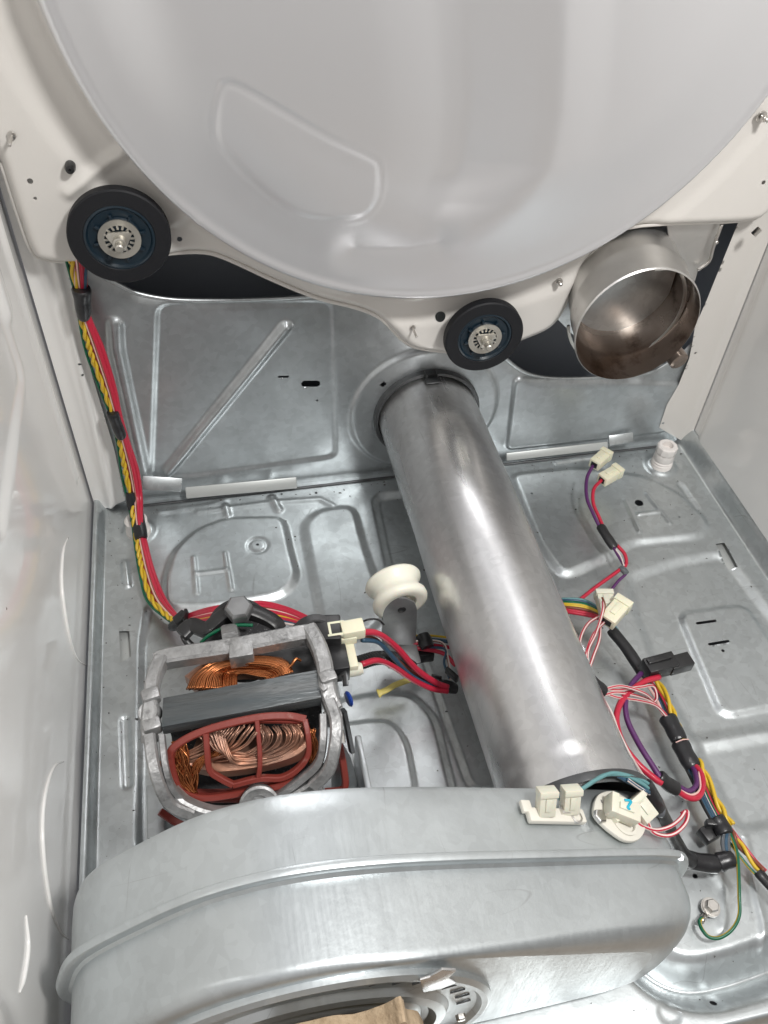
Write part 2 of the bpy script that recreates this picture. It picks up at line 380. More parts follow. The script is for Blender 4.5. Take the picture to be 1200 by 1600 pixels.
# ---- floor pan
line = lambda pts, r=0.: (lambda X, Y: sd_line(X, Y, F2(pts), r))
poly = lambda pts, rnd=0.: (lambda X, Y: sd_poly(X, Y, chaikin(F2(pts), 1.1)) - rnd)
floor_feats = [  # (sdf, amplitude, slope half width)
    # left plateau with the H
    (poly([(262, 905), (275, 865), (310, 832), (355, 815), (440, 813), (450, 860), (462, 905), (440, 930), (330, 950), (262, 950)], .25), .55, .45),
    (lambda X, Y: np.abs(sd_circ(X, Y, P(403, 857, z=0)[:2], .95)) - .12, -.16, .16),
    (line([(304, 876), (308, 932)], .16), .22, .16), (line([(352, 870), (362, 926)], .16), .22, .16), (line([(308, 902), (354, 896)], .16), .22, .16),
    # small ribs along the back edge
    (line([(250, 800), (330, 790), (352, 782)], .3), .12, .35), (line([(352, 790), (356, 806)], .25), .3, .3), (line([(425, 778), (436, 797)], .3), .3, .3),
    (line([(310, 800), (425, 785), (500, 780), (520, 790)], .25), .14, .3),
    # plateau between, and the channel beside the pipe
    (poly([(478, 822), (500, 802), (548, 795), (566, 860), (600, 960), (560, 1000), (510, 985)], .3), .35, .5),
    (poly([(588, 775), (760, 760), (900, 1010), (960, 1190), (740, 1230), (680, 1060), (610, 880)], .2), -.55, .5),
    
    # nested plateaus right of the motor
    (poly([(470, 1112), (600, 1088), (640, 1090), (675, 1125), (705, 1250), (480, 1260)], .25), .55, .4),
    (poly([(470, 1150), (580, 1135), (610, 1136), (632, 1165), (648, 1250), (480, 1260)], .15), .45, .28),
    # left border strip: embossed capsules and inner step
    (line([(195, 880), (199, 915)], .32), .3, .22), (line([(195, 1125), (199, 1225)], .36), -.28, .22),
    (poly([(236, 945), (262, 975), (420, 985), (500, 1000), (560, 1300), (400, 1330), (222, 1330), (226, 1000)], .3), -.5, .4),
    # rings round the feet
    (lambda X, Y: sd_circ(X, Y, P(217, 830, z=0)[:2], 1.6), .35, .35),
    (lambda X, Y: sd_circ(X, Y, P(1032, 728, z=0)[:2], 1.7), .35, .35),
    # right rear plateau with hole and stamped H
    (poly([(800, 745), (900, 735), (960, 742), (1005, 748), (1060, 775), (1105, 820), (1090, 838), (985, 848), (950, 870), (880, 900), (850, 860)], .2), .45, .5),
    (line([(975, 785), (998, 835)], .14), .2, .15), (line([(1008, 775), (1045, 822)], .14), .2, .15), (line([(996, 808), (1025, 804)], .18), .24, .16),
    (line([(1063, 757), (1088, 793)], .3), -.2, .22),
    (line([(870, 722), (940, 712)], .3), .22, .22),
    # large low field with the two slots
    (poly([(985, 905), (1060, 880), (1130, 868), (1290, 1080), (1330, 1250), (1160, 1290), (1040, 1060), (1000, 960)], .3), -.45, .6),
    (poly([(1065, 958), (1165, 945), (1260, 1090), (1130, 1115)], .2), .35, .4),
    (line([(1090, 1160), (1180, 1145), (1300, 1130)], .5), .35, .7),
    # plateau front right, bounded by the round groove
    (lambda X, Y: sd_line(X, Y, spline([(a, b, 0) for a, b in F2([(950, 1400), (985, 1470), (1030, 1518), (1085, 1538), (1150, 1528), (1230, 1500), (1330, 1462)])], 5)[:, :2], .85), -2.5, 1.2),
    (line([(1165, 1310), (1178, 1380), (1192, 1440), (1196, 1480)], .15), .25, .35),
    (line([(1110, 1350), (1135, 1390), (1130, 1450)], .2), .16, .5),
    (lambda X, Y: sd_circ(X, Y, P(1123, 1560, z=0)[:2], .55), -.18, .2),
    (lambda X, Y: sd_circ(X, Y, P(1046, 1582, z=0)[:2], .75), -.1, .12),
]
NR = rng.normal(size=(14, 4))
def waves(X, Y, amp, k0):
    h = 0 * X
    for a, b, c, d in NR: h = h + np.sin(a * k0 * X + b * k0 * Y + c * 6) * abs(d) * .4
    return h * amp
def floor_h(X, Y):
    h = waves(X, Y, .018, .22)
    for f_, a, w_ in floor_feats: h = h + a * (.95 if abs(a) < 1 else 1) * sm(f_(X, Y), w_ * 1.1)
    rim = 2.0                                                     # the pan turns up to its rim at both sides
    h = h + 1.35 * sm(X + 0.25, .28) + 2.0 * sm(66.9 - X, .65)
    h = h + .4 * sm(np.abs(X - 1.1) - .25, .2) * 0
    h = h + .5 * sm(Y * -1 - .2, .3) * 0 - 2.6 * sm(Y + 58.6 + .0 * X, .35)
    return h
def hole_c(px, py, r): c = P(px, py, z=0); return lambda X, Y: sd_circ(X, Y, c[:2], r)
def hole_l(pts, r): return lambda X, Y: sd_line(X, Y, F2(pts), r)
def hole_p(pts): return lambda X, Y: sd_poly(X, Y, F2(pts))
holes = [hole_c(997, 790, .47), hole_c(403, 856, .16), hole_l([(1090, 973), (1118, 969)], .15), hole_l([(1109, 1006), (1138, 1001)], .15),
         hole_c(1130, 1016, .17), hole_c(1086, 1369, .2), hole_c(1123, 1560, .22), hole_c(830, 775, .14), hole_c(952, 760, .12),
         hole_p([(186, 986), (202, 986), (205, 1026), (188, 1036)]), hole_p([(1118, 850), (1132, 848), (1153, 885), (1140, 886)]),
         hole_c(494, 770, .16), hole_c(440, 772, .14), hole_c(1060, 812, .13)]
floor = sheet('floor', (-.9, 68.2), (-59.4, .35), .17, floor_h, lambda U, V, H: np.stack([U, V, H], -1), GALV, holes=holes)
struct(floor)
# white sheets added below the two side openings so they show bright
for c in ((P(195, 1010, z=-.6)), (P(1137, 867, z=-.6))):
    struct(box('added_white_sheet', c, (3.2, 4.6, .1), PAPERW, None, .02)).name = 'added_floor_backing'

# ---- back wall
bl = lambda pts, r=0., y=0: (lambda X, Y: sd_line(X, Y, B2(pts, y), r))
bp_ = lambda pts, rnd=0., y=0: (lambda X, Y: sd_poly(X, Y, chaikin(B2(pts, y), .8)) - rnd)
topL = B2([(150, 428), (185, 447), (220, 462), (280, 471), (370, 471), (460, 467), (520, 460)])
topR = B2([(760, 530), (800, 570), (830, 587), (870, 593), (930, 592), (1010, 586), (1060, 560)])
back_outline = [(-.3, -.6), (66.3, -.6), (66.3, 17.5)] + [tuple(p) for p in topR[::-1]] + [(39, 20), (37, 33), (27, 33), (24.6, 25.2)] + [tuple(p) for p in topL[::-1]] + [(3, 30), (-.3, 30)]
def keep_back(X, Y): return sd_poly(X, Y, back_outline)
back_feats = [
    (bl([(447, 512), (290, 705), (262, 738)], .42), .55, .34),
    (bl([(180, 505), (182, 545), (225, 745)], .55), .4, .35),
    (bp_([(250, 480), (515, 475), (522, 712), (300, 742), (240, 742)], .2), -.25, .3),
    (lambda X, Y: sd_circ(X, Y, (34.5, 8.7), 8.0), .42, .3),
    (lambda X, Y: sd_circ(X, Y, (34.5, 8.5), 9.6), .0, .4),
    (bp_([(805, 590), (1085, 600), (1040, 672), (792, 700)], .1), .35, .22),
]
def back_h(X, Y):
    h = waves(X, Y, .02, .3)
    for f_, a, w_ in back_feats: h = h - a * sm(f_(X, Y), w_)
    d = keep_back(X, Y); zone = (Y > 8)
    t = np.clip(1 + d / 1.2, 0, 1); h = np.where(zone, h + .35 * t ** 2.2, h)         # rolled lip round the openings
    return h
bholes = [bl([(477, 602), (495, 602)], .38), bl([(436, 591), (450, 591)], .12), lambda X, Y: np.abs(X - P(597, 597, y=0)[0]) + np.abs(Y - P(597, 597, y=0)[2]) - .42,
          (lambda X, Y: sd_circ(X, Y, P(496, 628, y=0)[[0, 2]], .14)), (lambda X, Y: sd_circ(X, Y, (34.5, 8.5), 4.2))]
struct(sheet('back_wall', (-.4, 66.4), (-.7, 34), .17, back_h, lambda U, V, H: np.stack([U, H, V], -1), GALVB, keep=keep_back, holes=bholes))
for nm, pts in (('left', topL), ('right', topR)):
    c = spline([(a, .25, b) for a, b in pts], 8); v, f, _ = tube_geo(c, .2, 10); struct(mesh('back_wall_lip', v, f, GALV))
# dark enclosure added behind the openings to keep background light out
def shell(name, quads, m):
    V = []; Fc = []
    for q in quads: Fc.append(tuple(range(len(V), len(V) + 4))); V += q
    return struct(mesh(name, V, Fc, m, smooth=False))
shell('added_back_enclosure', [[(-1, 9, -3), (67, 9, -3), (67, 9, 84), (-1, 9, 84)], [(-1, -2.4, 84), (67, -2.4, 84), (67, 9, 84), (-1, 9, 84)],
                     [(-1, .8, -3), (-1, 9, -3), (-1, 9, 84), (-1, .8, 84)], [(67.2, .8, -3), (67.2, 9, -3), (67.2, 9, 84), (67.2, .8, 84)]], VOID)
shell('underside', [[(-1, -59, -4.6), (67, -59, -4.6), (67, 9, -4.6), (-1, 9, -4.6)]], VOID)

# ---- side walls (glossy enamel), with their rear return flanges
def wl_h(X, Y):      # X = y coordinate, Y = z
    h = waves(X, Y, .02, .12)
    for c, r in (((-40.4, 7.7), 5.7), ((-18.9, 7.9), 5.25)):
        pass
    h = h + .5 * sm(X + 52.5, .9) * sm(-(Y - 15), 3.)               # front column steps inward
    h = h + .35 * sm(sd_line(X, Y, [(-3.5, 8), (-3.2, 60)], .5), .45) + .55 * sm(-X - 0.2, 1.) * 0
    h = h + .3 * sm(sd_line(X, Y, [(-8.5, 30), (-9, 70)], .9), .5)
    h = h - .25 * sm(sd_poly(X, Y, [(-26, 26), (-11, 26), (-11, 80), (-26, 80)]) - 1.2, .8)
    return h
wh = [lambda X, Y: sd_circ(X, Y, (-30.5, 26.6), .16), lambda X, Y: sd_circ(X, Y, (-31, 22.3), .12)]
struct(sheet('left_wall', (-64, 1.0), (-1, 80), .3, wl_h, lambda U, V, H: np.stack([-1.25 + H, U, V], -1), WHITE, holes=wh))
for arc in ([(107, 840), (100, 860), (97, 905), (101, 950), (110, 1000), (122, 1030), (140, 1041)],
            [(100, 1190), (88, 1195), (78, 1215), (70, 1250), (67, 1295), (70, 1350), (77, 1400), (83, 1425), (95, 1455), (108, 1467)], [(42, 1430), (45, 1480), (38, 1530), (32, 1550)]):
    pts = spline([P(a, b, x=-1.2) + np.array([-.03, 0, 0]) for a, b in arc], 8); th_ = np.sin(np.linspace(0.15, 3.0, len(pts))) * .13 + .03
    v, f, _ = tube_geo(pts, th_, 8); struct(mesh('left_wall_crease', v, f, WHITE))
def wr_h(X, Y):
    h = waves(X, Y, .03, .12)
    h = h - .22 * sm(np.abs(sd_line(X, Y, [(-13.5, 18.5), (-19, 18.5)], 4.6)) - .05, .22)
    h = h + .15 * sm(np.abs(sd_circ(X, Y, (-22.5, 8.2), 4.6)) - .03, .16)
    h = h + .3 * sm(-X - 2.2, .5)
    return h
struct(sheet('right_wall', (-64, 1.0), (-1, 80), .3, wr_h, lambda U, V, H: np.stack([67.45 + H, U, V], -1), WHITE, flip=True))
# rear flanges
fl_l = [(-1, -.4)] + [tuple(p) for p in B2([(196, 782), (178, 700), (160, 640), (142, 580), (128, 520), (112, 440)], -.6)] + [(3.4, 80), (-1, 80)]
fh = [lambda X, Y: sd_circ(X, Y, P(124, 566, y=-.6)[[0, 2]], .13), lambda X, Y: sd_circ(X, Y, P(129, 583, y=-.6)[[0, 2]], .13)]
struct(sheet('left_wall_flange', (-1.2, 5.2), (-.5, 60), .2, lambda X, Y: waves(X, Y, .01, .3) + .35 * sm(sd_line(X, Y, [(.7, 0), (1.5, 24), (1.8, 40)], .25), .3) - .2 * sm(X - 0.2, .3),
      lambda U, V, H: np.stack([U, -.6 - H, V], -1), WHITE, keep=lambda X, Y: sd_poly(X, Y, fl_l), holes=fh))
fl_r = [(67.6, -.4)] + [tuple(p) for p in B2([(1030, 668), (1042, 632), (1060, 602), (1077, 560), (1082, 535), (1086, 510), (1104, 470), (1118, 435), (1150, 356)], -.4)] + [(65.3, 60), (67.6, 60)]
fh = [lambda X, Y: sd_circ(X, Y, P(1036, 661, y=-.4)[[0, 2]], .17), lambda X, Y: sd_circ(X, Y, P(1086, 552, y=-.4)[[0, 2]], .12)]
struct(sheet('right_wall_flange', (62, 67.8), (-.5, 60), .2, lambda X, Y: waves(X, Y, .01, .3) + .3 * sm(67.0 - X, .5),
      lambda U, V, H: np.stack([U, -.4 - H, V], -1), BULK, keep=lambda X, Y: sd_poly(X, Y, fl_r), holes=fh))  # same paint as the wall; darker coat stands in for softer light here
# hemmed strips folded over the joint of floor and back wall
def strip(a, b, h, t, m, lab, yy=-.55):
    o = thing('joint_strip', lab, 'metal strip', (a[0], a[1], 0))
    A = np.array(a); Bq = np.array(b); c = (A + Bq) / 2 + np.array([0, -.2, 0]); L = np.linalg.norm(Bq - A)
    box('strip', c, (L, t, h), m, o, .09, xd=Bq - A, zd=(0, .65, 1))
    return o
s1 = strip(P(290, 768, y=-1.0), P(463, 752, y=-1.0), 1.25, .3, PAPERW, 'long pale folded strip at the left foot of the back panel', -1)
s2 = strip(P(222, 752, y=-.8), P(284, 756, y=-.8), 1.5, .22, GALV, 'short bent tab at the left corner beside the wire harness')
s3 = strip(P(790, 712, y=-1.0), P(948, 694, y=-1.0), .9, .35, PAPERW, 'bright folded strip at the foot of the back panel right of the pipe')
s4 = strip(P(950, 687, y=-.8), P(988, 681, y=-.8), 1.2, .25, GALV, 'short bent tab at the right corner near the white foot')
gp = struct(wire('joint_gap', [(3, -.75, .1), (20, -.8, .12), (34, -.75, .1), (50, -.8, .12), (65, -.75, .1)], .16, DSTEEL, None, flat=.5))
# specks of lint and grit lying on the floor pan
N_ = 520; xs = rng.uniform(0, 66, N_); ysn = rng.uniform(-57, -1, N_)
k1 = N_ // 3; xs[:k1] = rng.choice([1.5, 3.0, 62, 34], k1) + rng.normal(0, 1.4, k1); ysn[k1:k1 + 90] = -1.2 - np.abs(rng.normal(0, .8, 90))
hz = floor_h(xs, ysn); V = []; Fc = []
for x_, y_, z_ in zip(xs, ysn, hz):
    r_ = abs(rng.normal(.045, .04)) + .02; a_ = rng.uniform(0, 6.28, 5).cumsum() % 6.28; a_.sort(); k_ = len(V)
    for a in a_: V.append((x_ + r_ * math.cos(a) * rng.uniform(.5, 1.6), y_ + r_ * math.sin(a), z_ + .03))
    V.append((x_, y_, z_ + .03 + r_ * .7)); Fc += [(k_ + i, k_ + (i + 1) % 5, k_ + 5) for i in range(5)]
lint = mesh('lint_specks', V, Fc, mat('grey_lint', (.10, .095, .09), .9), None, False); lint['kind'] = 'stuff'; lint['label'] = 'tiny dark specks of lint and grit on the floor pan'

# ================================================================== REAR BULKHEAD
YB = -3.0
bk = thing('rear_bulkhead', 'large white enamelled bulkhead with a round domed drum back filling the top of the picture', 'bulkhead', (33, YB, 20))
bpx = [(0, 262), (25, 340), (45, 395), (62, 412), (110, 418), (200, 415), (265, 405), (320, 403), (360, 415), (430, 447), (500, 475), (560, 490), (600, 508), (640, 546),
       (690, 557), (760, 560), (820, 537), (862, 518), (885, 490), (900, 455), (922, 415), (960, 378), (1010, 360), (1170, 352), (1205, 336)]
bpt = [tuple(p) for p in spline([(a, b, 0) for a, b in B2(bpx, YB)], 4)[:, :2]]
bulk_out = bpt + [(66.2, 33), (66.2, 84), (-.6, 84), (-.6, 42)]
def keep_bulk(X, Y): return sd_poly(X, Y, bulk_out)
DC = np.array([33.15, 54.1]); DR = 28.3
Dp = B2([(345, 132), (372, 133), (440, 172), (520, 220), (590, 255), (603, 275), (600, 320), (575, 350), (530, 357), (470, 350), (410, 310), (350, 250), (332, 215), (335, 165)], -7)
Dp = [tuple(p) for p in spline([(a, b, 0) for a, b in Dp] + [(Dp[0][0], Dp[0][1], 0)], 4)[:-1, :2]]
nose = B2([(690, -40), (700, 60), (705, 180), (690, 270), (640, 340), (600, 400), (640, 425), (720, 410), (790, 375), (840, 320), (862, 250), (866, 120), (868, -40)], -7)
def smooth_poly(pts): return [tuple(p[:2]) for p in spline([(a, b, 0) for a, b in pts], 5)]
noseR = smooth_poly(B2([(866, -60), (868, 60), (866, 180), (852, 262), (815, 325), (760, 375), (700, 410)], -7)) + [(5, 24), (5, 80)]
noseL = smooth_poly(B2([(700, -60), (705, 60), (705, 180), (690, 260), (640, 330), (570, 400)], -7)) + [(60, 24), (60, 80)]
def bulk_h(X, Y):
    r = np.hypot(X - DC[0], Y - DC[1]); h = waves(X, Y, .012, .2)
    h = h - .35 * sm(np.abs(r - DR - 2.6) - 1.3, .7) * (Y < 60)                 # shallow trough round the dome
    h = h + 2.9 * sm(r - DR + .15, .4) + .02 * sm(r - DR, .4)                                        # step up to the dome rim
    s = np.clip((DR - 3.0 - r) / 7.0, 0, 1); ins = s * s * (3 - 2 * s)
    h = h + .75 * ins                                                           # inner crown
    h = h + .22 * sm(np.abs(r - DR + .75) - .2, .4)
    h = h - .2 * sm(sd_poly(X, Y, Dp), .25)
    h = h + .07 * sm(np.abs(sd_poly(X, Y, Dp)) - .1, .25)
    cr = np.array(B2([(866, -60), (868, 60), (866, 180), (850, 262), (815, 325), (765, 372), (715, 400)], -7))
    sh = np.interp(Y, cr[::-1, 1], cr[::-1, 0]) - cr[1, 0]
    kx = [P(a, 60, y=-7)[0] for a in (230, 600, 700, 740, 850, 880, 960, 1100)]; kd = np.linspace(10, 66, 1200)
    kv = np.interp(kd, kx, [0, -1.0, -1.55, -1.6, -.15, .1, -.1, 0]); gk = np.exp(-np.linspace(-2.2, 2.2, 57) ** 2); kv = np.convolve(kv, gk / gk.sum(), 'same')
    h = h + np.interp(X - .9 * sh, kd, kv) * sm(r - DR + 7.5, 3.6) - .6 * sm(sd_line(X, Y, B2([(560, 400), (640, 402), (690, 392)], -7), .4), 2.4)
    h = h + .028 * (49 - Y) * sm(sd_poly(X, Y, Dp) + .2, .5) - .8 * sm(sd_poly(X, Y, noseL), 3.) * sm(-sd_poly(X, Y, noseR), 3.) * 0
    h = h + .5 * sm(sd_line(X, Y, B2([(395, 225), (310, 315)][::1], YB) if False else B2([(190, 238), (108, 300)], YB), .35), .55)     # stamped ribs by the left roller
    h = h + .35 * sm(sd_line(X, Y, B2([(270, 350), (300, 325)], YB), .25), .4)
    h = h + .5 * sm(sd_circ(X, Y, P(187, 362, y=YB)[[0, 2]], 2.6), .8) + .5 * sm(sd_circ(X, Y, P(757, 518, y=YB)[[0, 2]], 2.4), .8)
    h = h + .2 * sm(np.abs(sd_circ(X, Y, P(873, 435, y=YB)[[0, 2]], .55)), .2)
    d = keep_bulk(X, Y); t = np.clip(1 + d / 1.0, 0, 1)
    return h - np.where(Y < 41, .95 * t ** 2.4, 0) 
bhl = [lambda X, Y, c=P(a, b, y=YB)[[0, 2]], r=r_: sd_circ(X, Y, c, r) for a, b, r_ in ((47, 283, .22), (55, 310, .14), (281, 377, .22), (689, 497, .5), (998, 339, .2), (948, 378, .14), (1193, 285, .2))]
sheet('panel', (-.8, 66.4), (15.5, 84), .2, bulk_h, lambda U, V, H: np.stack([U, YB - H, V], -1), BULK, parent=bk, keep=keep_bulk, holes=bhl)
bpan = bk.children[0]
# the dome is a cooler pearl coat than the warm powder coat round it: one sheet, two finishes
PM = BULK.copy(); PM.name = 'bulkhead_coats'; bpan.data.materials[0] = PM; n_ = PM.node_tree
b1 = n_.nodes['Principled BSDF']; b2 = n_.nodes.new('ShaderNodeBsdfPrincipled')
b2.inputs['Base Color'].default_value = (0.74, 0.745, 0.765, 1); b2.inputs['Metallic'].default_value = .66; b2.inputs['Roughness'].default_value = .34; b2.inputs['Coat Weight'].default_value = .1
tc_ = n_.nodes.new('ShaderNodeTexCoord'); vd = n_.nodes.new('ShaderNodeVectorMath'); vd.operation = 'MULTIPLY_ADD'
o3 = ORG[bk.name]; vd.inputs[1].default_value = (1, 0, 1); vd.inputs[2].default_value = ((o3[0] - DC[0]) * CM, 0, (o3[2] - DC[1]) * CM)
ln = n_.nodes.new('ShaderNodeVectorMath'); ln.operation = 'LENGTH'; mr3 = n_.nodes.new('ShaderNodeMapRange')
mr3.inputs[1].default_value = (DR + .0) * CM; mr3.inputs[2].default_value = (DR + .3) * CM
ms = n_.nodes.new('ShaderNodeMixShader'); L_ = n_.links.new
L_(tc_.outputs['Object'], vd.inputs[0]); L_(vd.outputs[0], ln.inputs[0]); L_(ln.outputs['Value'], mr3.inputs[0]); L_(mr3.outputs[0], ms.inputs[0])
L_(b2.outputs[0], ms.inputs[1]); L_(b1.outputs[0], ms.inputs[2]); L_(ms.outputs[0], n_.nodes['Material Output'].inputs['Surface'])
c = np.array([(a, YB + .95, b) for a, b in bpt]); v, f, _ = tube_geo(c, .2, 8); mesh('rolled_edge', v, f, BULK, bk)
def pin(px, py, L, m=STEEL, r=.13, y=YB, head=None):
    c = P(px, py, y=y - .1)
    parts = [lathe_geo(c, [(r, 0), (r, L), (r * .6, L + .06), (.001, L + .06)], (0, -1, 0), 12), lathe_geo(c, [(r * 2.4, 0), (r * 2.2, .1), (r, .14)], (0, -1, 0), 16)]
    if head: parts.append(hexnut_geo(c + np.array([0, -L * .4, 0]), head, .25, (0, -1, 0)))
    v, f = join(parts); return mesh('stud', v, f, m, bk, True, 30)
pin(18, 212, 1.6); pin(645, 512, 1.5, r=.11); pin(1190, 182, .9, r=.2, head=.3); pin(873, 440, .6, r=.16, head=.25)
v, f = lathe_geo(P(110, 258, y=YB), [(.38, 0), (.4, .5), (.3, .85), (.12, .9), (.001, .7)], (0, -1, 0), 20); mesh('grommet', v, f, BLK, bk, True, 30)
box('stop_tab', P(1182, 362, y=-2.6), (.35, .5, .8), STEEL, bk, .05, xd=(1, 0, -.8), lab='small steel clip under the bulkhead corner')

# ================================================================== DRUM ROLLERS
def roller(c, R0, lab):
    t = thing('drum_roller', lab, 'roller', c, 'drum support rollers')
    ax = (0, -1, 0)
    lathe('tyre', c, [(R0 * .66, 0), (R0 - .25, 0), (R0, .15), (R0, .9), (R0 - .12, 1.02), (R0 * .70, 1.06), (R0 * .68, .95)], RUB, t, ax, 64)
    lathe('hub', c, [(R0 * .69, .98), (R0 * .64, 1.04), (R0 * .6, .85), (R0 * .42, .8), (R0 * .38, 1.0), (.55, 1.02), (.5, .2)], NAVY, t, ax, 48)
    parts = []
    for i in range(8):
        a = i * math.pi / 4 + .2; d = np.array([math.cos(a), 0, math.sin(a)])
        parts.append(box_geo(np.array(c) + d * R0 * .45 + np.array([0, -.98, 0]), (.5, .25, .22), .04, xd=d))
    v, f = join(parts); mesh('spoke_rib', v, f, NAVY, t, True, 35)
    # toothed push-on washer
    parts = [lathe_geo(c, [(1.12, 1.14), (1.6, 1.18), (1.6, 1.06), (1.12, 1.04)], ax, 40, closed=True)]
    for i in range(16):
        a = i * math.pi / 8; d = np.array([math.cos(a), 0, math.sin(a)])
        parts.append(box_geo(np.array(c) + d * .98 + np.array([0, -1.12, 0]), (.42, .06, .17), .01, xd=d))
    v, f = join(parts); mesh('toothed_washer', v, f, BRASS, t, True, 35)
    tri = [np.array(c) + np.array([math.cos(a) * r_, -1.2, math.sin(a) * r_]) for a, r_ in [(math.radians(150 - q), .78) for q in (0, 8, 112, 128, 232, 248)]]
    tri = [np.array(c) + np.array([x_, -1.2, z_]) for x_, z_ in ((-.95, .4), (-.75, .68), (.75, .68), (.95, .4), (.3, -.85), (-.3, -.85))]
    prism('retaining_clip', tri, (0, -.2, 0), BRASS, t, .03)
    v, f = join([lathe_geo(c, [(.5, 1.3), (.5, 1.95), (.4, 2.0), (.33, 2.0), (.33, 2.6), (.24, 2.7), (.001, 2.7)], ax, 24), ])
    mesh('shaft', v, f, BRASS, t, True, 30)
    return t
cL = P(187, 372, y=-5.0) + np.array([0, .95, 0]); cR = P(757, 528, y=-5.0) + np.array([0, .95, 0])
roller(cL, 3.85, 'black rubber drum roller at the lower left of the white bulkhead above the wires')
roller(cR, 3.75, 'black rubber drum roller at the bulkhead bottom between exhaust pipe and open duct')

# ================================================================== HEATER DUCT
dc = np.array([51.7, -8.0, 22.8]); DRr = 5.95
du = thing('heater_duct', 'round heat-stained metal duct with open mouth below the right side of the bulkhead', 'duct', dc)
lathe('duct_pipe', dc, [(DRr - .05, 0), (DRr + .06, -.12), (DRr + .06, -.3), (DRr, -.5), (DRr - .1, -1.6), (DRr - .2, -3.2), (DRr - .12, -3.5), (DRr - .25, -3.9), (DRr - .6, -11), (DRr - 1.0, -13), (1.0, -15)], DUCT, du, (0, -1, 0), 64)
lathe('duct_lining', dc, [(DRr - .05, 0), (DRr - .09, -.3), (DRr - .2, -2.0), (DRr - .42, -2.5), (DRr - .5, -2.9), (DRr - .5, -3.1), (DRr - .7, -6), (DRr - 1.6, -9.), (DRr - 2.6, -10.5), (DRr - 3.5, -12.4), (.01, -12.6)], DUCTIN, du, (0, -1, 0), 64)
lathe('bead_ring', dc + np.array([0, 2.6, 0]), [(DRr - .14, 0.1), (DRr - .42, .12), (DRr - .42, -.12), (DRr - .14, -.1)], STEEL, du, (0, -1, 0), 64, closed=True, a0=math.radians(-80), a1=math.radians(130), up=(0, 0, -1))
box('seam_clip', dc + np.array([.9, .55, DRr - .28]), (1.5, .7, .12), STEEL, du, .04)
oct_ = [dc + np.array([math.cos(a) * 6.2 + .4, 6.0, math.sin(a) * 6.2]) for a in [math.radians(22.5 + 45 * i) for i in range(8)]]
prism('flange_plate', oct_, (0, .35, 0), GALV, du, .06)
pl = [P(1040, 340, y=-1.5), P(1130, 340, y=-1.5), P(1117, 372, y=-1.5), P(1112, 405, y=-1.5), P(1092, 418, y=-1.5), P(1086, 440, y=-1.5), P(1060, 460, y=-1.5)]
prism('side_plate', pl, (0, .3, 0), DUCT, du, .05)
wire('bracket_lip', [P(1128, 350, y=-1.9), P(1115, 385, y=-1.9), P(1108, 408, y=-1.9), P(1090, 422, y=-1.9)], .16, STEEL, du)
v, f = join([lathe_geo(P(1119, 378, y=-1.9), [(.2, 0), (.2, .15), (.001, .2)], (0, -1, 0), 12)]); mesh('rivet', v, f, STEEL, du)
for ch in du.children:
    if ch.name.split('.')[0] in ('duct_pipe', 'duct_lining'):
        for q_ in ch.data.vertices:
            t_ = max(0, q_.co.y); q_.co.x += .17 * t_; q_.co.z += .12 * t_
lp = P(1058, 560, y=-4)
lathe('igniter_boss', lp, [(.001, .6), (.8, .6), (1.0, .45), (1.0, -1.2)], DUCTIN, du, (0.2, -1, -.2), 24, lab='short brown stub beneath the duct mouth')

# ================================================================== EXHAUST PIPE
pc = np.array([34.6, 0, 8.8])
ep = thing('exhaust_pipe', 'long round galvanised exhaust pipe running from the back panel to the blower', 'pipe', (34.6, -22, 3.7))
PR = 5.05; prof_n = 90
ys = np.linspace(-.4, -45.6, prof_n)
V = []; k = 72
for i, y in enumerate(ys):
    for j in range(k):
        a = 2 * math.pi * j / k
        s = (-y) / 45.
        rr = PR + .13 * math.sin(a * 2 + 1 + s * 2.2) + .07 * math.exp(-((s - .35) / .13) ** 2) * math.sin(3 * a + .6) - .14 * math.exp(-((s - .07) / .05) ** 2) * max(0, math.sin(a - .4))
        rr += .045 * math.sin(4 * a + .6 + .8 * s) + .02 * math.sin(7 * a - 2 * s)
        if s > .955: rr += .12
        rr += .05 * math.sin(a * 5 + s * 9) * math.exp(-((s - .2) / .12) ** 2)
        cx = 34.6 + .25 * s
        V.append((cx + rr * math.cos(a), y, 8.8 + rr * math.sin(a)))
Fc = [(i * k + j, (i + 1) * k + j, (i + 1) * k + (j + 1) % k, i * k + (j + 1) % k) for i in range(prof_n - 1) for j in range(k)]
mesh('pipe_shell', V, Fc, GALVP, ep)
lathe('collar', pc + np.array([0, -.1, -.1]), [(5.05, .2), (5.3, 1.0), (5.62, 1.0), (5.72, .85), (5.72, -.3)], DSTEEL, ep, (0, -1, 0), 64)
parts = []
for a in (math.radians(96), math.radians(84)): parts.append(box_geo(pc + np.array([math.cos(a) * 5.5, -1.1, math.sin(a) * 5.5]), (.16, .8, .5), .03))
parts.append(box_geo(pc + np.array([0, -1.7, 5.2]), (1.6, 1.0, .14), .05)); v, f = join(parts); mesh('collar_clasp', v, f, DSTEEL, ep, True, 35)
bolt('screw', P(955, 1173, z=12.2), .42, .3, (.45, -.1, 1), ep, washer=.55)
c = P(918, 1181, z=12.9); wire('slot', [c + np.array([-.5, .05, 0.02]), c + np.array([.5, -.05, 0.02])], .17, DSTEEL, ep, flat=.3)

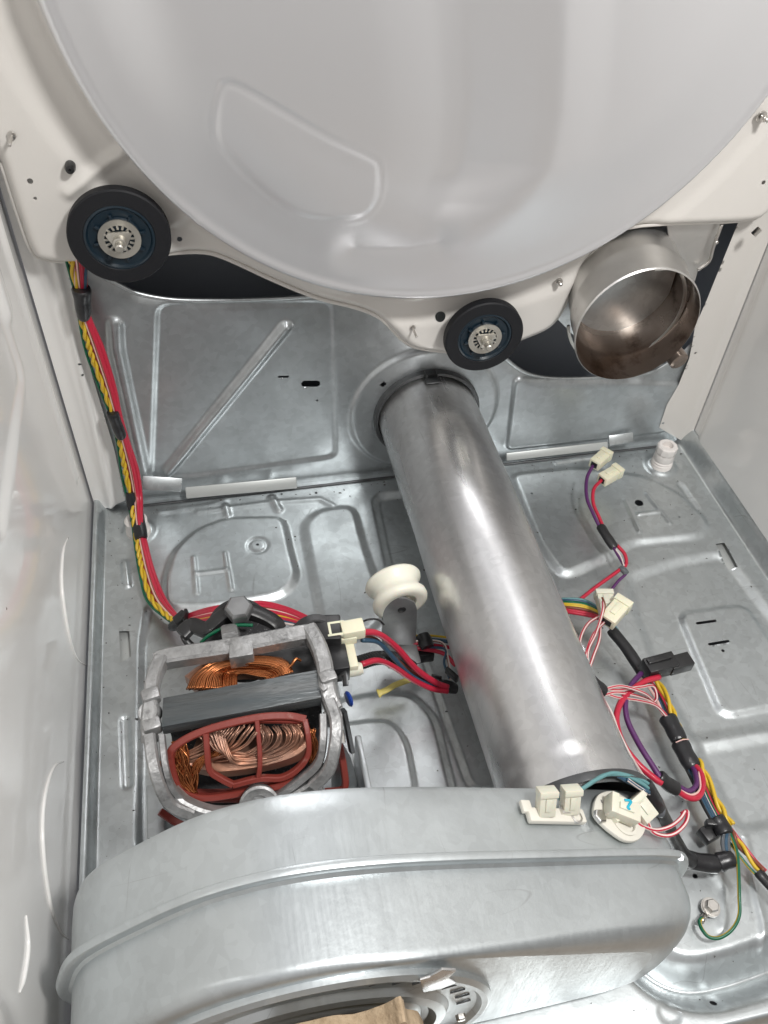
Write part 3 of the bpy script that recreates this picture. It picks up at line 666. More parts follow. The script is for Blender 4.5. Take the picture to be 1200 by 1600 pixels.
# ================================================================== BLOWER HOUSING
def closed_spline(pts, N):
    p = np.array(pts, float); q = np.vstack([p, p[0]]); n = len(p); out = []
    for i in range(n):
        a, b, c, d = p[(i - 1) % n], p[i], p[(i + 1) % n], p[(i + 2) % n]
        for t in np.linspace(0, 1, 10, endpoint=False):
            out.append(0.5 * ((2 * b) + (-a + c) * t + (2 * a - 5 * b + 4 * c - d) * t * t + (-a + 3 * b - 3 * c + d) * t ** 3))
    out = np.array(out + [out[0]]); L = np.concatenate([[0], np.cumsum(np.linalg.norm(np.diff(out, axis=0), axis=1))])
    s = np.linspace(0, L[-1], N, endpoint=False); return np.array([np.interp(s, L, out[:, i]) for i in range(out.shape[1])]).T
def inset(p, d):
    t = np.roll(p, -1, 0) - np.roll(p, 1, 0); t /= np.linalg.norm(t, axis=1)[:, None]; return p + np.stack([-t[:, 1], t[:, 0]], 1) * np.asarray(d).reshape(-1, 1)
# outline of the seam flange, clockwise seen from the front (x, z), with the matching front-edge outline
SF = [((-.1, 8.2), (1.9, 8.0)), ((.35, 11.2), (2.3, 10.6)), ((2.0, 14.7), (3.8, 13.6)), ((5.5, 17.6), (6.8, 16.4)), ((9.1, 19.8), (10., 18.2)), ((12.6, 20.7), (12.9, 19.2)),
      ((16, 20.6), (16, 19.2)), ((19.5, 19.8), (19.5, 18.7)), ((23.5, 18.4), (23.3, 17.2)), ((27.2, 16.9), (26.8, 15.4)), ((31.3, 15.2), (30.4, 13.4)), ((35.2, 13.6), (33.8, 11.6)),
      ((38.6, 12.0), (35.6, 10.4)), ((40.3, 10.6), (36.4, 9.0)), ((41.0, 8.4), (36.5, 7.0)), ((41.0, 4.5), (36.2, 3.8)), ((39.6, 1.8), (35.2, 2.4)), ((36, 0.9), (32, 1.9)), ((28, .55), (26, 1.7)),
      ((18, .45), (18, 1.6)), ((9.5, .6), (10, 1.8)), ((4, 1.8), (5, 3.2)), ((1.1, 4.4), (2.8, 5.2))]
NB = 200
both = closed_spline([a + b for a, b in SF], NB); S = both[:, :2]; Fr = both[:, 2:]
area_ = np.sum(S[:, 0] * np.roll(S[:, 1], -1) - np.roll(S[:, 0], -1) * S[:, 1])
sg = -1 if area_ < 0 else 1
body = inset(S, .75 * sg)
bw = thing('blower_housing', 'big galvanised scroll blower housing across the bottom of the picture', 'blower', (18, -50, .5))
def loft(name, rings, m, cap0=False, cap1=False, sharp=40):
    V = []; Fc = []
    for y, p in rings: V += [(a, y, b) for a, b in p] if not hasattr(y, '__len__') else [(a, yy, b) for (a, b), yy in zip(p, y)]
    n = NB
    for i in range(len(rings) - 1):
        for j in range(n): Fc.append((i * n + j, i * n + (j + 1) % n, (i + 1) * n + (j + 1) % n, (i + 1) * n + j))
    if cap0: Fc.append(tuple(range(n)))
    if cap1: Fc.append(tuple(range((len(rings) - 1) * n, len(rings) * n))[::-1])
    o = mesh(name, V, Fc, m, bw, True, sharp)
    bm = bmesh.new(); bm.from_mesh(o.data); bmesh.ops.recalc_face_normals(bm, faces=bm.faces[:]); bm.to_mesh(o.data); bm.free()
    return o
YS = -50.0; YBK = -45.3; YF = -55.1
loft('rear_half', [(YBK + .05, inset(body, 1.0 * sg)), (YBK, inset(body, .5 * sg)), (YBK - .12, inset(body, .15 * sg)), (YBK - .45, body), (-47, inset(body, -.04 * sg)), (-48.6, body), (YS + .35, inset(body, -.02 * sg)), (YS + .12, inset(body, -.25 * sg))], GALVH, cap0=True)
# the rolled seam, thicker lip on the scroll side
loft('seam_flange', [(YS + .14, inset(body, .0)), (YS + .16, inset(S, .1 * sg)), (YS + .1, S), (YS - .12, inset(S, -.06 * sg)), (YS - .34, inset(S, .02 * sg)), (YS - .4, inset(S, .14 * sg)), (YS - .32, inset(body, 0))], GALVH)
m_len = np.linalg.norm(Fr - body, axis=1); D = YS - .35 - YF
eps = np.clip(m_len * .85, .6, D)
rings = [(YS - .3, inset(body, -.1 * sg)), (YS - .5, inset(body, .12 * sg))]
for s in list(np.linspace(.06, .8, 7)) + list(np.linspace(.83, 1, 11)):
    u = np.clip((s * D - (D - eps)) / eps, 0, 1); g = 1 - np.sqrt(np.clip(1 - u ** 2, 0, 1))
    rings.append((YS - .35 - s * D, inset(body, .12 * sg) + (Fr - inset(body, .12 * sg)) * g[:, None]))
rings.append((YF - .03, inset(Fr, .25 * sg)))
loft('front_half', rings, GALVH, cap1=True)
# raised shoulder line on the duct end + faint drawn bead
c0 = np.array([14.5, YF, 8.0])
lathe('intake_cover', c0, [(11.0, 0), (11.0, .35), (10.7, .55), (10.35, .5), (10.1, .2), (9.6, .1), (8.4, .12), (8.1, .5), (7.5, .6), (7.1, .2), (6.7, .15), (6.3, .45), (5.7, .5), (5.3, .15), (4.4, .1), (4.0, .5), (.01, .6)], GALVH, bw, (0, -1, 0), 96)
parts = []
for i in range(9):
    a = math.radians(4 + i * 9); d = np.array([math.cos(a), 0, math.sin(a)])
    o = box('vent_slot', c0 + d * 9.3 + np.array([0, -.16, 0]), (.9, .08, .14), DSTEEL, bw, .02, xd=(1, 0, .25))
tb = [P(a, b, y=YF - .5) for a, b in ((655, 1527), (672, 1522), (690, 1511), (712, 1512), (701, 1523), (712, 1531), (690, 1540), (660, 1546))]
prism('cover_tab', tb, (0, -.16, 0), GALVP, bw, .04)
bolt('cover_screw', P(719, 1585, y=YF - .5), .32, .35, (0, -1, 0), bw)
# drawn step on the duct end of the front half
wire('drawn_bead', [P(600, 1498, y=YF + .6), P(720, 1488, y=YF + .55), P(850, 1483, y=YF + .5), P(960, 1479, y=YF + .45)], .3, GALVH, bw, flat=.6)
# outlet collar where the pipe enters
lathe('outlet_collar', (34.85, YBK, 8.8), [(5.2, .2), (5.45, .5), (5.6, .2), (5.75, -.25)], DSTEEL, bw, (0, 1, 0), 64)
# right end of the rear half rises behind the thermostat
for c in (P(1062, 1340, y=YS - .3),): bolt('seam_crimp', c, .3, .15, (0, -.3, 1), bw, GALVH)

# ---- thermal fuse (white holder, two tabs) on the housing
fz = lambda px, py: P(px, py, z=13.6)
def topz(x): return np.interp(x, [20, 27.2, 31.3, 35.2, 38.6, 40.3], [19.0, 16.2, 14.5, 12.9, 11.2, 9.9])
def on_top(px, py, lift=0):
    z = 14.
    for _ in range(12):
        p = P(px, py, z=z); z = topz(p[0]) + lift
    return P(px, py, z=z)
slope = np.array([4.0, 0, -1.68]); slope /= np.linalg.norm(slope); nrm = np.array([1.68, 0, 4.0]); nrm /= np.linalg.norm(nrm)
f0 = on_top(868, 1276, .3)
tf = thing('thermal_fuse', 'narrow white ceramic fuse holder with two plugs on top of the blower', 'fuse', f0)
xd = on_top(908, 1282) - on_top(830, 1280)
L = np.linalg.norm(xd) * 1.12
box('holder', f0 + nrm * .05, (L, .95, .5), CERAM, tf, .14, xd=xd, zd=nrm)
box('end_lug', f0 - xd / np.linalg.norm(xd) * (L / 2 + -.1) + np.array([0, .55, .1]), (.7, .8, .35), CERAM, tf, .08, xd=xd, zd=nrm)
v, f = join([lathe_geo(on_top(900, 1277, .55), [(.42, 0), (.42, .12), (.3, .16), (.3, .02), (.001, .02)], nrm, 20)]); mesh('rivet', v, f, STEEL, tf, True, 30)
box('terminal', f0 + xd / np.linalg.norm(xd) * -.9 + nrm * .4 + np.array([0, .25, 0]), (1.1, .5, .25), STEEL, tf, .03, xd=xd, zd=nrm)
box('terminal', f0 + xd / np.linalg.norm(xd) * .75 + nrm * .4 + np.array([0, .25, 0]), (1.0, .5, .25), STEEL, tf, .03, xd=xd, zd=nrm)

# ---- thermostat (oval white ceramic)
t0 = on_top(962, 1279, .3)
th = thing('thermostat', 'oval white ceramic thermostat plate with hex nut at the right end of the blower', 'thermostat', t0)
ov = [on_top(a, b, .15) for a, b in ((925, 1256), (932, 1244), (950, 1239), (968, 1246), (990, 1262), (1003, 1282), (1004, 1300), (994, 1315), (978, 1318), (962, 1311), (938, 1292), (924, 1274))]
ov = [p - nrm * 0 for p in spline(ov + [ov[0]], 4)[:-1]]
prism('plate', ov, nrm * .35, CERAM, th, .1)
bolt('hex_nut', on_top(936, 1277, .5), .48, .3, nrm, th)
lathe('raised_ring', on_top(975, 1285, .5), [(.95, 0), (.95, .18), (.75, .2), (.7, .05)], CERAM, th, nrm, 32)
for q in range(5):
    a = on_top(940 + q * 9, 1256 - abs(q - 2) * 2, .56); box('marking', a, (.07, .24, .02), INK, th, .005, xd=slope, zd=nrm)
box('seat', on_top(966, 1272, .7), (1.4, .9, .5), IVORY, th, .06, xd=slope + np.array([0, .3, 0]), zd=nrm)

# ================================================================== DRIVE MOTOR
mo = thing('drive_motor', 'open-frame electric motor with copper windings and cast frame beside the left wall', 'motor', (13, -35, .3))
# mounting base plate + red base ring
box('mount_plate', (13.2, -35.5, .75), (17.2, 9.0, .35), GALVB, mo, .1)
box('mount_leg', (5.2, -37.6, 2.6), (1.3, 4.2, 4.4), GALVB, mo, .12, zd=(.25, 0, 1)); box('mount_leg', (21.0, -37.4, 3.0), (.5, 5.2, 5.6), GALVB, mo, .12, zd=(-.15, 0, 1))
prism('side_bracket', [P(515, 1178, z=7), P(530, 1150, z=9), P(548, 1182, z=6.5), P(563, 1240, z=3.5), P(563, 1262, z=2.5), P(520, 1262, z=2.5)], (0, .0, -.3), GALVB, mo, .05)
# stator block
lam_t = [P(255, 1091, z=15.3), P(495, 1047, z=15.3)]
sx0, sx1 = 7.2, 18.3
box('stator_core', (12.75, -35.5, 9.2), (10.6, 1.5, 9.8), DUSTY, mo, .15)
# laminated top edge of the core (blued steel bar)
pa, pb, pc_, pd = P(255, 1090, z=15.5), P(497, 1046, z=15.5), P(502, 1090, z=15.5), P(252, 1136, z=15.5)
prism('lamination_stack', [pa, pb, pc_, pd], (0, 0, -1.0), LAM, mo, .04)
# rear and front end bells: cast bars
def bar(name, pts, wdt, th_, m=CAST, n=5, up=(0, 0, 1), taper=None, lab=None):
    c = spline(pts, n); t, N, B = frames(c, up); V = []; k = 8
    tp = np.interp(np.linspace(0, 1, len(c)), np.linspace(0, 1, len(taper)), taper) if taper else np.ones(len(c))
    cs = [(-1, -.7), (-.7, -1), (.7, -1), (1, -.7), (1, .7), (.7, 1), (-.7, 1), (-1, .7)]
    for i in range(len(c)):
        for a, b in cs: V.append(c[i] + B[i] * a * wdt / 2 * tp[i] + N[i] * b * th_ / 2 * tp[i])
    Fc = [(i * k + j, i * k + (j + 1) % k, (i + 1) * k + (j + 1) % k, (i + 1) * k + j) for i in range(len(c) - 1) for j in range(k)]
    Fc += [tuple(range(k))[::-1], tuple((len(c) - 1) * k + j for j in range(k))]
    o = mesh(name, V, Fc, m, mo, True, 35)
    if lab: o['label'] = lab
    return o
q = lambda px, py, z: P(px, py, z=z)
bar('rear_bell', [q(246, 1036, 14.6), q(268, 1028, 14.8), q(360, 1014, 15.0), q(470, 993, 15.0), q(492, 994, 14.8)], 1.25, 1.3)
prism('bell_boss', [q(358, 996, 15.7), q(394, 993, 15.7), q(396, 1022, 15.7), q(358, 1028, 15.7)], (0, 0, -1.4), CAST, mo, .08)
bar('rear_bell_post', [q(360, 995, 15), P(360, 985, y=-28.5), (13, -29.2, 9)], 1.2, .7)
bar('frame_arm', [q(252, 1032, 15), q(240, 1062, 15.3), q(236, 1100, 15.2), q(233, 1128, 14.8), q(234, 1160, 14.2)], .95, 1.3, lab='left arm of the cast frame')
bar('frame_arm', [q(234, 1152, 15.0), q(240, 1195, 14.8), q(252, 1232, 13.6), q(268, 1256, 12.4), q(300, 1270, 11.6)], .8, 1.1)
bar('frame_arm', [q(253, 1150, 14.8), q(258, 1195, 14.4), q(268, 1228, 13.2), q(283, 1246, 12.2)], .45, .7)
bar('frame_arm', [q(483, 985, 15), q(497, 1010, 15.3), q(507, 1040, 15.3), q(512, 1080, 15.0), q(520, 1105, 14.6)], 1.15, 1.3, lab='right arm of the cast frame')
bar('frame_arm', [q(514, 1098, 15.2), q(525, 1130, 15.2), q(523, 1165, 14.6), q(514, 1200, 13.4), q(490, 1225, 12.2)], .85, 1.1)
bar('frame_arm', [q(505, 1118, 15), q(505, 1155, 14.6), q(498, 1190, 13.4), q(470, 1217, 12.2), q(430, 1246, 11.2)], .55, .8)
bar('front_bell', [q(266, 1240, 12.2), q(292, 1262, 11.6), q(340, 1276, 11.0), q(395, 1268, 10.8), q(450, 1250, 10.8), q(498, 1222, 11.8)], 1.2, 1.1, CAST, up=(.2, -1, .2))
lathe('bearing_cap', P(405, 1256, z=11.6), [(1.2, -.5), (1.35, .25), (1.2, .38), (1.0, .3), (.7, .3), (.6, .1), (.001, .1)], CAST, mo, (0, -.75, .65), 32)
for a, b, z in ((236, 1088, 15.6), (238, 1135, 15.), (512, 1060, 15.5), (520, 1120, 14.6)):
    v, f = box_geo(q(a, b, z), (1.25, 1.0, 1.0), .25, xd=(1, .2, 0)); mesh('frame_lug', v, f, CAST, mo, True, 35)
v, f = lathe_geo(q(234, 1114, 15.1), [(.001, .2), (.32, .2), (.45, .4), (.65, .45), (.75, .2), (.75, -.4)], (-.2, -.3, 1), 24); mesh('eyelet', v, f, CAST, mo, True, 40)
v, f = lathe_geo(q(234, 1114, 15.1), [(.001, .24), (.33, .24)], (-.2, -.3, 1), 20); mesh('screw_recess', v, f, BLK, mo)
for a, b, z in ((506, 1075, 15.9), (528, 1102, 15.2), (518, 1108, 15.2)):
    v, f = box_geo(q(a, b, z), (.45, .5, .35), .12, xd=(1, .5, .2)); mesh('casting_knob', v, f, CAST, mo, True, 35)
# rear winding: smooth concentric copper
parts = []
for i in range(80):
    u = i / 62.; lay = i % 3
    a = [(292 + u * 62, 1078 - lay), (303 + u * 52, 1056 - u * 2), (330 + u * 32, 1036 + u * 14), (372 + u * 8, 1027 + u * 20), (418 - u * 10, 1026 + u * 24), (448 - u * 25, 1034 + u * 20), (458 - u * 30, 1050 + u * 10)]
    pts = [P(x_ + random.uniform(-.8, .8), y_ + random.uniform(-.8, .8), z=13.6 + .9 * math.sin(math.pi * min(1, u + .15)) + .1 * lay) for x_, y_ in a]
    v, f, _ = tube_geo(spline(pts, 6), .07, 6); parts.append((v, f))
v, f = join(parts); mesh('rear_winding', v, f, COPPER, mo)['label'] = 'smooth bright copper winding behind the core'
bar('winding_core', [q(300, 1072, 13.2), q(330, 1052, 13.2), q(380, 1042, 13.2), q(440, 1046, 13.2)], 1.6, 1.2, COPPERD)
prism('rear_shadow_plate', [q(270, 1040, 12.6), q(480, 1000, 12.6), q(500, 1060, 12.6), q(440, 1062, 12.6), q(430, 1030, 12.6), q(330, 1032, 12.6)], (0, 0, -.3), BLK, mo, .05).name = 'rear_shade_card'  # black plate stands in for the shade behind the rear winding
wire('winding_lead', [q(440, 1050, 14.2), q(455, 1040, 14.6), q(462, 1030, 14.8), q(470, 1032, 14.6)], .12, COPPER, mo)
bar('winding_core', [q(300, 1176, 12.6), q(340, 1186, 12.2), (q(400, 1180, 12.6)), q(455, 1165, 13.2), q(478, 1145, 13.8)], 2.2, 1.2, COPPERD)
# front winding: loose dusty strands fanning over the core
parts = []
def strand(pts, r=.06, jz=.08, jx=1.6):
    dx = random.gauss(0, jx); dy = random.gauss(0, jx)
    v, f, _ = tube_geo(spline([P(a + dx + random.gauss(0, .8), b + dy + random.gauss(0, .35), z=z_ + 1.25 + random.gauss(0, jz)) for a, b, z_ in pts], 5), r, 5); parts.append((v, f))
for i in range(60):
    u = i / 59.
    strand([(310 + 40 * u, 1140 + 10 * (1 - u), 13.6), (330 + 30 * u, 1165 + 16 * u, 12.9), (380, 1178 + 14 * u, 12.2), (440, 1170 + 10 * u, 12.2), (470 - 8 * u, 1146 + 10 * u, 12.8), (480 - 40 * u, 1132, 13.4)])
for i in range(70):
    s_ = random.random(); x0_ = 330 + 145 * s_
    strand([(x0_ + 8, 1134, 13.6), (x0_ - 2, 1148, 13.5), (x0_ - 18, 1166, 12.8), (x0_ - 55, 1182, 12.2), (x0_ - 95, 1196, 11.6)] if s_ < .5 else
           [(x0_ - 2, 1134, 13.6), (x0_ + 6, 1148, 13.5), (x0_ - 2, 1166, 12.8), (x0_ - 30, 1180, 12.2), (x0_ - 70, 1186, 11.8)], jx=1.5)
v, f = join(parts); mesh('front_winding', v, f, COPPERD, mo)['label'] = 'loose dusty copper strands in front of the core'
parts = []
for i in range(40):
    strand([(274 + random.uniform(-3, 16), 1160, 13), (272 + random.uniform(0, 22), 1185, 12.2), (282 + random.uniform(-6, 18), 1215, 11.2), (300 + random.uniform(-8, 10), 1240, 10.2)], jx=1.5)
for i in range(34):
    strand([(345 + random.uniform(-10, 10), 1170, 12.6), (315 + random.uniform(-8, 8), 1190, 12.0), (300 + random.uniform(-8, 8), 1215, 11), (298 + random.uniform(-6, 6), 1240, 10)], jx=1.5)
for i in range(24):
    strand([(484 + random.uniform(-3, 8), 1140, 13.4), (488 + random.uniform(-3, 8), 1165, 12.6), (486 + random.uniform(-3, 8), 1195, 11.4)], jx=1.2)
v, f = join(parts[:-24]); mesh('side_winding', v, f, COPPER, mo); v, f = join(parts[-24:]); mesh('side_winding', v, f, COPPER, mo)
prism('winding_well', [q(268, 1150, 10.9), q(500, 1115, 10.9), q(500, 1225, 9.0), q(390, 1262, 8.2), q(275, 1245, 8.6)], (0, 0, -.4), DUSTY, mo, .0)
# red insulator basket
rb = lambda pts, w_=.42, t_=.5, **k_: bar('insulator_rib', [q(p[0], p[1], p[2] + 1.3) for p in pts], w_, t_, REDP, n=6, **k_)
rb([(266, 1182, 12.6), (272, 1168, 13.1), (300, 1150, 13.6), (345, 1134, 13.9), (405, 1121, 14.0), (450, 1119, 13.9), (478, 1124, 13.8)], .5)
rb([(322, 1146, 13.8), (324, 1175, 13.0), (328, 1203, 12.0), (345, 1216, 11.4), (364, 1226, 11.0)], .4)
rb([(401, 1122, 14.0), (405, 1160, 13.0), (406, 1195, 12.0), (403, 1216, 11.2)], .34)
rb([(476, 1124, 13.8), (481, 1150, 13.2), (481, 1178, 12.2), (466, 1200, 11.4), (440, 1215, 11.0), (406, 1216, 11.2), (364, 1226, 11.0)], .38)
rb([(266, 1180, 12.6), (272, 1210, 11.4), (284, 1236, 10.4), (320, 1246, 10.0), (380, 1238, 10.0), (440, 1226, 10.2), (492, 1205, 10.8)], .45, .6)
rb([(330, 1135, 13.8), (400, 1127, 13.6), (470, 1128, 13.5)], .25, .3)
prism('insulator_plate', [q(285, 1232, 9.9), q(350, 1232, 9.9), q(440, 1218, 10.0), q(500, 1195, 10.4), q(500, 1222, 9.6), q(410, 1252, 9.2), q(330, 1252, 9.2)], (0, 0, -.3), REDP, mo, .05)
bar('insulator_rib', [q(527, 1150, 8.5), q(537, 1200, 6.5), q(537, 1232, 5.2), q(508, 1238, 5.2)], .5, .5, REDP)
bar('insulator_rib', [q(250, 1268, 6.0), q(270, 1282, 5.4), q(285, 1290, 5)], .5, .5, REDP)
# rear: black belt guard half ring with nut, green ring inside
gc = P(374, 990, z=12.8)
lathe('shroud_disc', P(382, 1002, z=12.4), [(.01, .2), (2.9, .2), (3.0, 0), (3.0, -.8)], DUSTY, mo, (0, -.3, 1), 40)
lathe('end_cap', gc + np.array([0, .8, -.6]), [(2.2, -.5), (2.4, -.5), (2.4, .5), (1.6, .6), (1.6, .2)], BLK, mo, (0, -.35, 1), 48, a0=math.radians(-20), a1=math.radians(200))
bar('belt_guide', [q(283, 992, 12.2), q(300, 978, 12.4), q(322, 984, 12.8), q(338, 972, 13.2), (P(358, 957, z=13.6)), (P(385, 954, z=13.6)), q(410, 962, 13.2), q(430, 974, 12.8), q(436, 984, 12.4)], 1.15, .8, BLK)
wire('guide_strap', [q(287, 992, 12.0), q(292, 1002, 11.8), q(300, 1010, 11.5)], .3, BLK, mo, flat=.4)
wire('green_wire', [q(314, 1004, 12.9), q(325, 994, 13.5), q(345, 983, 14.0), q(368, 977, 14.2), q(395, 977, 14.2)], .13, W_GRN, mo)
nb = P(373, 950, z=14.6)
v, f = join([hexnut_geo(nb - np.array([0, 0, .5]), 1.08, 1.0, (0, -.15, 1)), lathe_geo(nb - np.array([0, 0, .9]), [(.62, 0), (.62, .5)], (0, -.15, 1), 20)]); mesh('pulley_nut', v, f, ARMST, mo, True, 30)
# switch block at the right rear, cream plug beam, blue tag
box('motor_switch', q(511, 988, 13.6), (2.1, 2.3, 1.5), BLK, mo, .15, xd=(1, -.12, 0)); box('motor_switch', q(530, 1036, 12.6), (1.3, 2.2, 1.8), BLK, mo, .12)
bar('switch_lever', [q(462, 985, 14), q(478, 972, 14.3), q(498, 968, 14.2), q(528, 978, 13.8)], .7, .6, BLK)
wire('switch_tab', [q(528, 1060, 12.5), q(538, 1052, 13.0), q(540, 1072, 12.6)], .25, DSTEEL, mo, flat=.4)
v, f = lathe_geo(q(545, 1092, 12.2), [(.001, .18), (.5, .15), (.62, 0), (.5, -.15), (.001, -.18)], (1, .25, 0), 28); mesh('capacitor_tag', v * 1.0, f, BLUEP, mo, True, 40)
bar('side_arm', [q(537, 1110, 11.4), q(543, 1140, 10.2), (q(550, 1175, 9.0))], .35, .9, DSTEEL)
parts = [lathe_geo(q(532, 1150, 11), [(.3, -.5), (.35, .0), (.3, .4)], (0, 1, .6), 12)]; v, f = join(parts); mesh('spring', v, f, STEEL, mo)

# ---- cream plug on the switch with its leads
pg = thing('motor_plug', 'cream plastic plug with latch on the black motor switch feeding thick red wires', 'connector', q(545, 985, 13.6))
box('plug_body', q(551, 984, 13.9), (1.75, 1.25, 1.1), CREAM, pg, .12, xd=(1, .05, 0))
v, f = join([box_geo(q(525, 974, 14.2), (1.25, .22, .35), .06), box_geo(q(525, 993, 14.2), (1.25, .22, .35), .06), box_geo(q(515, 984, 14.2), (.22, 1.2, .35), .06), box_geo(q(536, 984, 14.2), (.25, 1.1, .35), .06)]); mesh('latch', v, f, CREAM, pg, True, 35)
box('plug_stem', q(546, 1020, 12.6), (.85, 3.2, 1.0), CREAM, pg, .12); box('plug_ledge', q(541, 1000, 13.4), (1.6, .45, .8), CREAM, pg, .1)
lathe('plug_end', q(556, 1046, 12.2), [(.001, .5), (.4, .5), (.5, .3), (.5, -.6)], IVORY, pg, (1, .05, 0), 20)

# ================================================================== IDLER PULLEY
ip = thing('idler_pulley', 'cream plastic grooved idler wheel on an upright dark steel arm beside the pipe', 'pulley', (26.4, -25, 1.0))
wc = P(620, 925, y=-23.9)
ax = np.array([.12, -1, -.12])
wr = 2.25
lathe('wheel', wc, [(.5, -1.3), (1.9, -1.35), (2.4, -1.25), (2.5, -1.05), (2.44, -.8), (2.05, -.35), (2.05, .2), (2.38, .65), (2.42, 1.0), (2.3, 1.3), (1.9, 1.42), (1.35, 1.3), (1.3, 1.0), (.7, .9), (.6, .6)], IDLER, ip, ax, 56, sharp=60)
lathe('hub', wc, [(.01, 1.3), (.75, 1.3), (.85, 1.2), (.85, .8)], IVORY, ip, ax, 28)
ay = -25.4
arm = [P(597, 1008, y=ay), P(598, 958, y=ay), P(603, 943, y=ay), P(615, 934, y=ay), P(635, 935, y=ay), P(648, 942, y=ay), P(652, 953, y=ay), P(650, 1008, y=ay)]
prism('arm_plate', arm, (0, .28, 0), ARMST, ip, .07)
v, f = lathe_geo(P(628, 953, y=ay - .02), [(.001, .08), (.28, .08), (.36, .03), (.36, -.1)], (0, -1, 0), 20); mesh('axle_hole', v, f, BLK, ip, True, 40)
box('arm_foot', (P(625, 1010, y=ay) + np.array([0, -.8, -.1])), (3.0, 2.4, .3), ARMST, ip, .08)
bar_p = [q(590, 1084, 2.2), q(604, 1078, 2.4), q(618, 1070, 2.6), q(640, 1062, 2.6)]
yt = thing('yellow_clip', 'small yellow nylon tab sticking out below the red motor wires', 'clip', q(610, 1076, 1.6))
wire('tab', bar_p, [.42, .46, .4] + [.3] * (3 * 8 + 1 - 3), CREAM, yt, flat=.45)
yt.children[0].data.materials[0] = mat('yellow_nylon', (.66, .55, .16), .4)

# ================================================================== LEVELLING FEET
f1 = thing('leveling_foot', 'threaded white plastic foot standing in the right rear corner of the floor', 'foot', P(1032, 728, z=.35), 'white levelling feet')
lathe('threaded_post', P(1032, 728, z=.2), [(1.15, 0), (1.2, .35), (1.06, .5), (1.2, .65), (1.06, .82), (1.18, 1.0), (1.06, 1.15), (1.15, 1.3), (1.1, 2.2)], PWHITE, f1, (0, 0, 1), 36, sharp=60)
lathe('hex_top', P(1032, 728, z=.2) + np.array([0, 0, 2.2]), [(1.1, 0), (1.15, .2), (1.15, .9), (1.0, 1.05), (.62, 1.05), (.55, .4), (.001, .4)], PWHITE, f1, (0, 0, 1), 10, sharp=25)
f2 = thing('leveling_foot', 'white plastic foot half hidden behind the taped harness in the left rear corner', 'foot', P(217, 832, z=.35), 'white levelling feet')
lathe('threaded_post', P(217, 832, z=.2), [(1.25, 0), (1.25, .5), (1.1, .7), (1.2, .9), (1.1, 1.3), (1.15, 1.9), (.95, 2.1), (.6, 2.1), (.55, 1.4), (.001, 1.4)], PWHITE, f2, (0, 0, 1), 28)

# ================================================================== WIRING
def pbase(spec):
    out = []
    for s in spec:
        a, b, k_, v_ = s; out.append(P(a, b, **{k_: v_}))
    return out
def offs(spec, o, oy=0, spread=None, dh=0):
    out = []
    for i, s in enumerate(spec):
        a, b, k_, v_ = s; m = (spread[i] if spread is not None else 1)
        v2 = v_ + (dh if k_ == 'z' else -dh) * m
        out.append(P(a + o * m, b + oy * m, **{k_: v2}))
    return out
def tape(parent, spec, r0, r1, lab=None, m=None, flat=.8, name='tape_wrap'):
    c = spline(pbase(spec), 8); n_ = len(c); r = np.linspace(r0, r1, n_) * (1 + .025 * np.sin(np.arange(n_) * .7)); r[0] *= .88; r[-1] *= .88
    v, f, _ = tube_geo(c, r, 14, flat); o = mesh(name, v, f, m or TAPE, parent, True, 50)
    if lab: o['label'] = lab
    return o
# ---- left harness
LH = thing('left_wire_harness', 'taped red and yellow twisted wires running down the left rear corner to the motor', 'wiring', P(220, 850, z=.5))
A = [(118, 395, 'y', -2.4), (125, 452, 'y', -2.2), (130, 490, 'y', -2.2), (148, 545, 'y', -2.0), (168, 605, 'y', -2.0), (181, 650, 'y', -2.2), (192, 690, 'y', -2.2), (203, 735, 'y', -2.4), (210, 775, 'y', -3.2), (214, 815, 'z', 2.9), (220, 850, 'z', 1.9), (230, 895, 'z', 1.4), (246, 938, 'z', 1.6), (280, 976, 'z', 3.0)]
SPR = [1.3, .7, .6, 1.1, .95, .6, .7, 1.05, .9, .6, .7, .9, 1.1, .5]
wire('wire', offs(A, 10, 0, SPR, 0), .27, W_RED, LH); wire('wire', offs(A, 5, 0, SPR, .25), .24, W_RED, LH)
wire('wire', offs(A, 1, 0, SPR, .35), .15, W_PALE, LH, stripe=W_BRN)
wire('wire', offs(A, -2, 0, SPR, .05), .13, W_RED, LH); wire('wire', offs(A, 6, 2, SPR, -.2), .17, W_BLU, LH)
wire('wire', offs(A, -13, 3, SPR, -.1), .12, W_GRN, LH)
twisted('twisted_wire', offs(A, -7, 0, SPR, .15), .155, W_YEL, W_YEL, LH, 2.6)
wire('wire', offs(A, -7, 1, SPR, .0), .1, W_BRN, LH)
for k_ in (-6, 2, 8, 12): wire('wire', [P(112 + k_ * .9 + 8, 380, y=-2.2), P(116 + k_ * .9 + 6, 425, y=-2.4), P(124 + k_ * .6, 462, y=-2.4)], .19 if k_ > 0 else .12, [W_RED, W_RED, W_BLU][max(0, int(k_ / 5))] if k_ > 0 else W_PALE, LH)
tape(LH, [(127, 450, 'y', -2.5), (129, 472, 'y', -2.5), (131, 496, 'y', -2.4)], 1.0, .72)
tape(LH, [(175, 643, 'y', -2.5), (182, 662, 'y', -2.5), (190, 682, 'y', -2.5)], .7, .66)
tape(LH, [(203, 770, 'y', -3.4), (208, 800, 'z', 2.9)], .5, .5)
tape(LH, [(213, 803, 'z', 2.9), (217, 820, 'z', 2.6), (221, 842, 'z', 2.3)], .72, .66)
